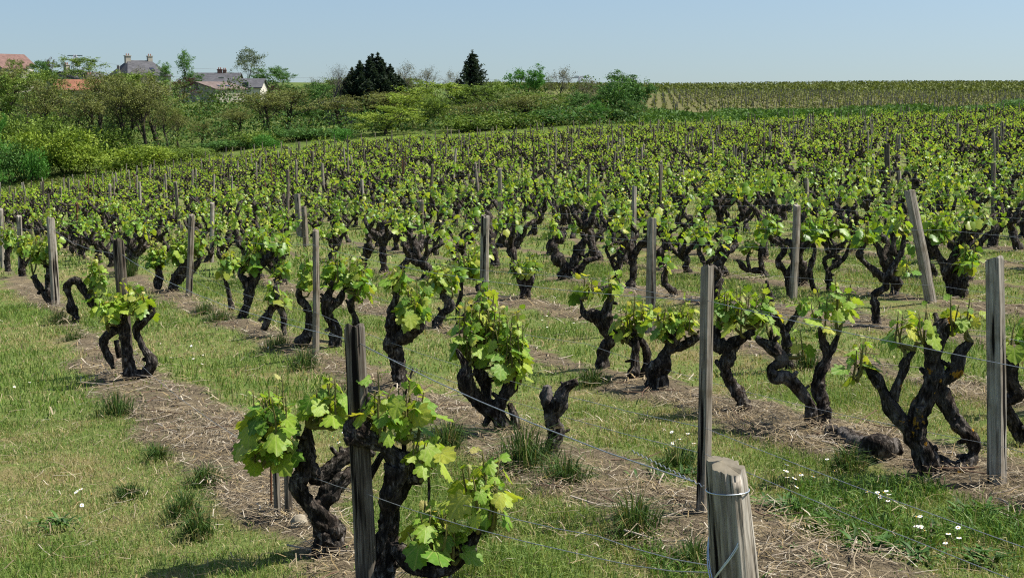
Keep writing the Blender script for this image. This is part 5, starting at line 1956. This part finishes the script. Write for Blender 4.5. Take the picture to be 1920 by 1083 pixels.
# straw and prunings on the bare strips
sg = Geo()
for (n, y0, y1, L0, w0) in ((75000, 3.2, 9, 0.075, 0.0017), (50000, 9, 20, 0.10, 0.0033)):
    X, Y = fan_points(n, y0, y1)
    m_ = strip_mask(X, Y)
    pn = np.c_[X, Y, 0 * X]
    keep = gr.random(n) < np.clip(m_, 0.05, 1) * (0.55 + 0.45 * vnoise(pn * 2.1, 14))
    X, Y = X[keep], Y[keep]
    n = len(X)
    a = gr.uniform(0, 6.28, n)
    L = L0 * gr.uniform(0.4, 1.9, n) * 0.5
    d = np.c_[np.cos(a), np.sin(a)]
    s_ = np.c_[-np.sin(a), np.cos(a)]
    z = terrain(X, Y) + 0.03 + gr.uniform(0, 0.035, n)
    w = w0 * gr.uniform(0.5, 1.5, n)
    t1, t2 = gr.normal(0, 0.22, n) * L, gr.normal(0, 0.22, n) * L
    bow = gr.normal(0, 0.2, n) * L
    c0 = np.c_[X, Y, z]
    e0 = c0 - np.c_[d * L[:, None], t1]
    e1 = c0 + np.c_[d * L[:, None], t2]
    m0 = c0 + np.c_[s_ * bow[:, None], np.abs(bow) * 0.3]
    sw = np.c_[s_ * w[:, None], 0 * w]
    up = np.c_[0 * w, 0 * w, w * 1.2]
    V = np.stack([e0 - sw, e0 + sw, m0 + sw + up, m0 - sw + up, e1 + sw, e1 - sw], 1).reshape(-1, 3)
    k = np.arange(n)[:, None] * 6
    pal = np.array([(0.33, 0.27, 0.175), (0.20, 0.155, 0.10), (0.11, 0.083, 0.053), (0.43, 0.38, 0.29), (0.27, 0.20, 0.10), (0.05, 0.038, 0.026)])
    C = pal[gr.choice(6, size=n, p=[.25, .24, .18, .11, .12, .10])] * gr.uniform(0.75, 1.2, n)[:, None]
    sg.add(V, np.vstack([k + [[0, 1, 2, 3]], k + [[3, 2, 4, 5]]]), C=np.repeat(C, 6, 0))
# thicker cut canes
for _ in range(1100):
    X, Y = fan_points(1, 3.4, 17)
    if strip_mask(X, Y)[0] < 0.6:
        continue
    a = gr.uniform(0, 6.28)
    L = gr.uniform(0.12, 0.42)
    d = np.array([math.cos(a), math.sin(a), 0])
    c0 = np.array([X[0], Y[0], float(terrain(X, Y)[0]) + 0.045])
    pth = catmull(np.array([c0 - d * L / 2, c0 + gr.normal(0, 0.02, 3) * [1, 1, .4], c0 + d * L / 2 + [0, 0, gr.uniform(-.01, .03)]]), 0.06)
    V, Q, T = tube(pth, np.linspace(0.0042, 0.0026, len(pth)), 5)
    cc = np.array([(0.30, 0.25, 0.19), (0.14, 0.09, 0.06), (0.40, 0.34, 0.27)][int(gr.integers(3))])
    sg.add(V, Q, T, C=cc * gr.uniform(.8, 1.2))
tag(link('straw_litter', sg.mesh('straw_litter', smooth=False), M['straw']), 'dry straw and vine prunings lying on the bare strips', 'straw', kind='stuff')


# tufts of long grass, each its own plant
def tuft(label, px, py, w_px, h_px, dark=0.7):
    B = G(px, py)
    sc = B[1] / F_PX
    n = int(150 + 2.4 * w_px)
    W, Hh = 1.25 * w_px * sc, 1.25 * h_px * sc
    r_ = np.abs(gr.normal(0, 0.42, n)) * W * 0.5
    a = gr.uniform(0, 6.28, n)
    x, y = np.cos(a) * r_, np.sin(a) * r_
    L = Hh * gr.uniform(0.25, 1.25, n) * np.clip(1.15 - 0.9 * r_ / (W * 0.6), 0.3, 1)
    ln = gr.uniform(0.1, 1.3, n)
    od = np.c_[np.cos(a + gr.normal(0, .5, n)), np.sin(a + gr.normal(0, .5, n))]
    wv = gr.uniform(0, 6.28, n)
    sd_ = np.c_[np.cos(wv), np.sin(wv), 0 * wv] * (0.0024 * gr.uniform(.7, 1.5, n))[:, None]
    base = np.c_[x, y, 0 * x - 0.01]
    m1 = base + np.c_[od * (L * ln * .22)[:, None], L * .55]
    tip = base + np.c_[od * (L * ln * .9)[:, None], L * (1 - .5 * ln)]
    V = np.stack([base - sd_, base + sd_, m1 + sd_ * .8, m1 - sd_ * .8, tip], 1).reshape(-1, 3)
    k = np.arange(n)[:, None] * 5
    pal = np.array([(0.06, 0.115, 0.025), (0.09, 0.155, 0.035), (0.04, 0.08, 0.022), (0.24, 0.21, 0.08)])
    C = pal[gr.choice(4, size=n, p=[.36, .3, .17, .17])] * gr.uniform(.8, 1.25, n)[:, None]
    me = Geo().add(V, k + [[0, 1, 2, 3]], k + [[3, 2, 4]], np.repeat(C, 5, 0)).mesh('grass_tuft', smooth=False)
    tag(link('grass_tuft', me, M['grass'], None, B), label, 'grass tuft', 'tufts of long grass on the strips')


for a in (('dark spiky grass tuft left of the cut end post', 1190, 1002, 120, 85), ('dark tuft on the bare strip left of the nearest lime leaves', 385, 908, 75, 45),
          ('small loose tuft above the dark one on the bare strip', 296, 858, 60, 35), ('wiry tuft at the grass edge below the bare strip', 345, 968, 80, 55),
          ('shaded wiry tuft left of the two dark stakes', 372, 1000, 70, 50), ('tall thick tuft in front of the three-armed vine', 985, 880, 130, 95),
          ('tall tuft beside the foot of the dead stump', 1060, 905, 120, 60), ('dark tuft between the front post and the three-armed vine', 838, 845, 90, 70),
          ('tuft at the foot of the twisted thick trunk', 1112, 722, 75, 40), ('dark low tuft left of the forked vine', 410, 606, 55, 32),
          ('fresh tuft left of the dark low tuft', 382, 590, 40, 30), ('dark tuft by the first tall leaning post', 110, 605, 55, 30),
          ('wide tuft at the head of the bare strip on the left', 222, 780, 90, 55), ('dark tuft under the lone many-legged vine', 140, 640, 50, 26),
          ('tuft below the forked upturned vine', 520, 655, 80, 35), ('tuft at the foot of the slim pale grey post', 570, 690, 70, 45),
          ('bright upright tuft behind the leaning post on the left', 245, 520, 28, 45), ('tuft between the lyre-shaped vine and the snaking vine', 1590, 880, 90, 50),
          ('bright tuft behind the upright wavy vine', 1515, 690, 55, 50), ('green tuft left of the squared grey post', 1270, 880, 110, 55),
          ('loose tuft at the bottom edge left of the end post', 1300, 1060, 90, 60), ('long tuft right of the sprawling front vine', 900, 1000, 80, 50),
          ('tuft in the shade right of the brown right post', 1700, 800, 60, 40), ('low tuft at the lower left grass', 240, 930, 80, 30)):
    tuft(*a)


# broad-leaved weeds
def weed(label, px, py, w_px, nleaf=16):
    B = G(px, py)
    W = w_px * B[1] / F_PX
    g = Geo()
    for i in range(nleaf * 3):
        a = gr.uniform(0, 6.28)
        L = W * gr.uniform(0.22, 0.5)
        o = np.array([math.cos(a), math.sin(a), 0])
        sdv = np.array([-o[1], o[0], 0])
        el = gr.uniform(0.25, 1.2)
        c0 = np.r_[gr.normal(0, W * 0.2, 2), 0.0]
        pts = []
        for t in (0, .3, .6, .85, 1.0):
            w = L * 0.075 * (4 * t * (1 - t)) ** 0.6 + 0.001
            p = c0 + o * L * t * math.cos(el * (1 - 0.4 * t)) + np.array([0, 0, L * (t * math.sin(el) - 0.35 * t * t)])
            pts += [p - sdv * w + [0, 0, w * .3], p, p + sdv * w + [0, 0, w * .3]]
        q = []
        for j in range(4):
            q += [[3 * j, 3 * j + 1, 3 * j + 4, 3 * j + 3], [3 * j + 1, 3 * j + 2, 3 * j + 5, 3 * j + 4]]
        c = np.array([(0.06, 0.14, 0.025), (0.09, 0.18, 0.035), (0.045, 0.10, 0.02)][int(gr.integers(3))]) * gr.uniform(.8, 1.2)
        g.add(np.array(pts), np.array(q), C=c)
    tag(link('leafy_weed', g.mesh('leafy_weed'), M['grass'], None, B), label, 'weed', 'broad-leaved weeds in the grass')


for a in (('leafy green weed just right of the cut end post', 1462, 955, 110, 22), ('broad weed patch at lower right beside the daisies', 1640, 1030, 130, 30),
          ('low weed behind the end post by the daisies', 1290, 890, 90, 20), ('green weed at the right of the lower weed patch', 1720, 1050, 100, 22),
          ('weed in the grass above the lower weed patch', 1570, 985, 100, 22), ('weed near the right bottom corner', 1850, 1050, 110, 22),
          ('small weed alone on bare soil right of the end post', 1492, 1030, 50, 12), ('weed patch below the brown right post', 1830, 965, 110, 22),
          ('dark leafy weed at lower left in the grass', 105, 985, 80, 18), ('weed behind the lower weed patch', 1660, 985, 80, 18),
          ('small weed beside the foot of the nearest vine', 655, 1040, 40, 9), ('weed at the bottom edge right of the end post', 1530, 1075, 90, 18),
          ('weed left of the squared grey post foot', 1230, 905, 80, 14), ('low weed at the right bottom among daisies', 1770, 1000, 90, 18)):
    weed(*a)


# daisies
def daisy(label, px, py, group):
    B = G(px, py)
    h = gr.uniform(0.06, 0.13)
    root = empty('daisy', B, label, 'daisy', group)
    g = Geo()
    n = 11
    tilt = gr.normal(0, 0.25, 2)
    for i in range(n):
        a = i * 6.283 / n
        o = np.array([math.cos(a), math.sin(a), 0])
        s_ = np.array([-o[1], o[0], 0])
        r0, r1 = 0.003, gr.uniform(0.008, 0.0115)
        V = np.array([o * r0 - s_ * .0012, o * r0 + s_ * .0012, o * r1 + s_ * .0026, o * r1 - s_ * .0026])
        V[:, 2] = h + 0.001 + V[:, 0] * tilt[0] + V[:, 1] * tilt[1]
        g.add(V, [[0, 1, 2, 3]], C=(0.80, 0.80, 0.78))
    link('petal_ring', g.mesh('petal_ring', smooth=False), M['petal'], root)
    V, Q, T = tube(np.array([[0, 0, h - .001], [0, 0, h + .003]]), [0.0042, 0.003], 8)
    link('yellow_centre', Geo().add(V, Q, T, np.tile((0.62, 0.40, 0.03), (len(V), 1))).mesh('yellow_centre'), M['petal'], root)
    V, Q, T = tube(np.array([[gr.normal(0, .01), gr.normal(0, .01), 0], [0, 0, h * .6], [0, 0, h]]), 0.0012, 4)
    link('stem', Geo().add(V, Q, T).mesh('stem'), M['shoot'], root)


for (px, py, n, sp, what) in ((1275, 858, 9, 26, 'behind the cut end post'), (1652, 975, 8, 24, 'above the lower weed patch'), (1480, 925, 8, 32, 'right of the cut end post'),
                              (1722, 1020, 6, 16, 'at the right end of the lower weed patch'), (1792, 1044, 4, 22, 'near the right bottom corner'), (150, 958, 4, 30, 'in the lower left grass'),
                              (40, 742, 3, 30, 'at the left edge of the grass'), (360, 690, 6, 45, 'in the grass left of the slim grey post'), (640, 850, 6, 20, 'left of the dark front post'),
                              (1020, 640, 7, 60, 'in the grass behind the three-armed vine'), (1560, 905, 4, 60, 'in the grass left of the lyre-shaped vine')):
    for i in range(n):
        daisy(f'white daisy {what}', px + gr.normal(0, sp * .6), py + gr.normal(0, sp * .3), f'daisies {what}')

# stone by the stakes
b = np.random.default_rng(3)
th = np.linspace(0, 6.283, 10, endpoint=False)
V = [[0, 0, 0.035]]
for f, z in ((0.6, 0.028), (1.0, 0.0), (0.9, -0.03)):
    V += [[math.cos(t) * 0.045 * f * b.uniform(.85, 1.15), math.sin(t) * 0.035 * f * b.uniform(.85, 1.15), z] for t in th]
T = [[0, 1 + i, 1 + (i + 1) % 10] for i in range(10)]
Q = [[1 + r * 10 + i, 1 + (r + 1) * 10 + i, 1 + (r + 1) * 10 + (i + 1) % 10, 1 + r * 10 + (i + 1) % 10] for r in range(2) for i in range(10)]
tag(link('field_stone', Geo().add(np.array(V), np.array(Q), np.array(T)).mesh('field_stone'), M['stone'], None, G(562, 988) + [0, 0, .03]), 'flat tan stone at the foot of the nearest vine', 'stone')
# fallen dead trunk under the lyre-shaped vine
Bf = G(1640, 868)
pth = [(*(G(1560, 820) - Bf + [0, 0, .04]), .035), (*(G(1600, 842) - Bf + [0, 0, .05]), .045), (0, 0, .05, .055), (*(G(1680, 862) - Bf + [0, 0, .06]), .05)]
V, Q, T = bark_tube(pth, 0.015, 14, np.random.default_rng(5))
tag(link('fallen_trunk', Geo().add(V, Q, T).mesh('fallen_trunk'), M['bark_grey'], None, Bf), 'dead vine trunk lying in straw left of the lyre-shaped vine', 'log')
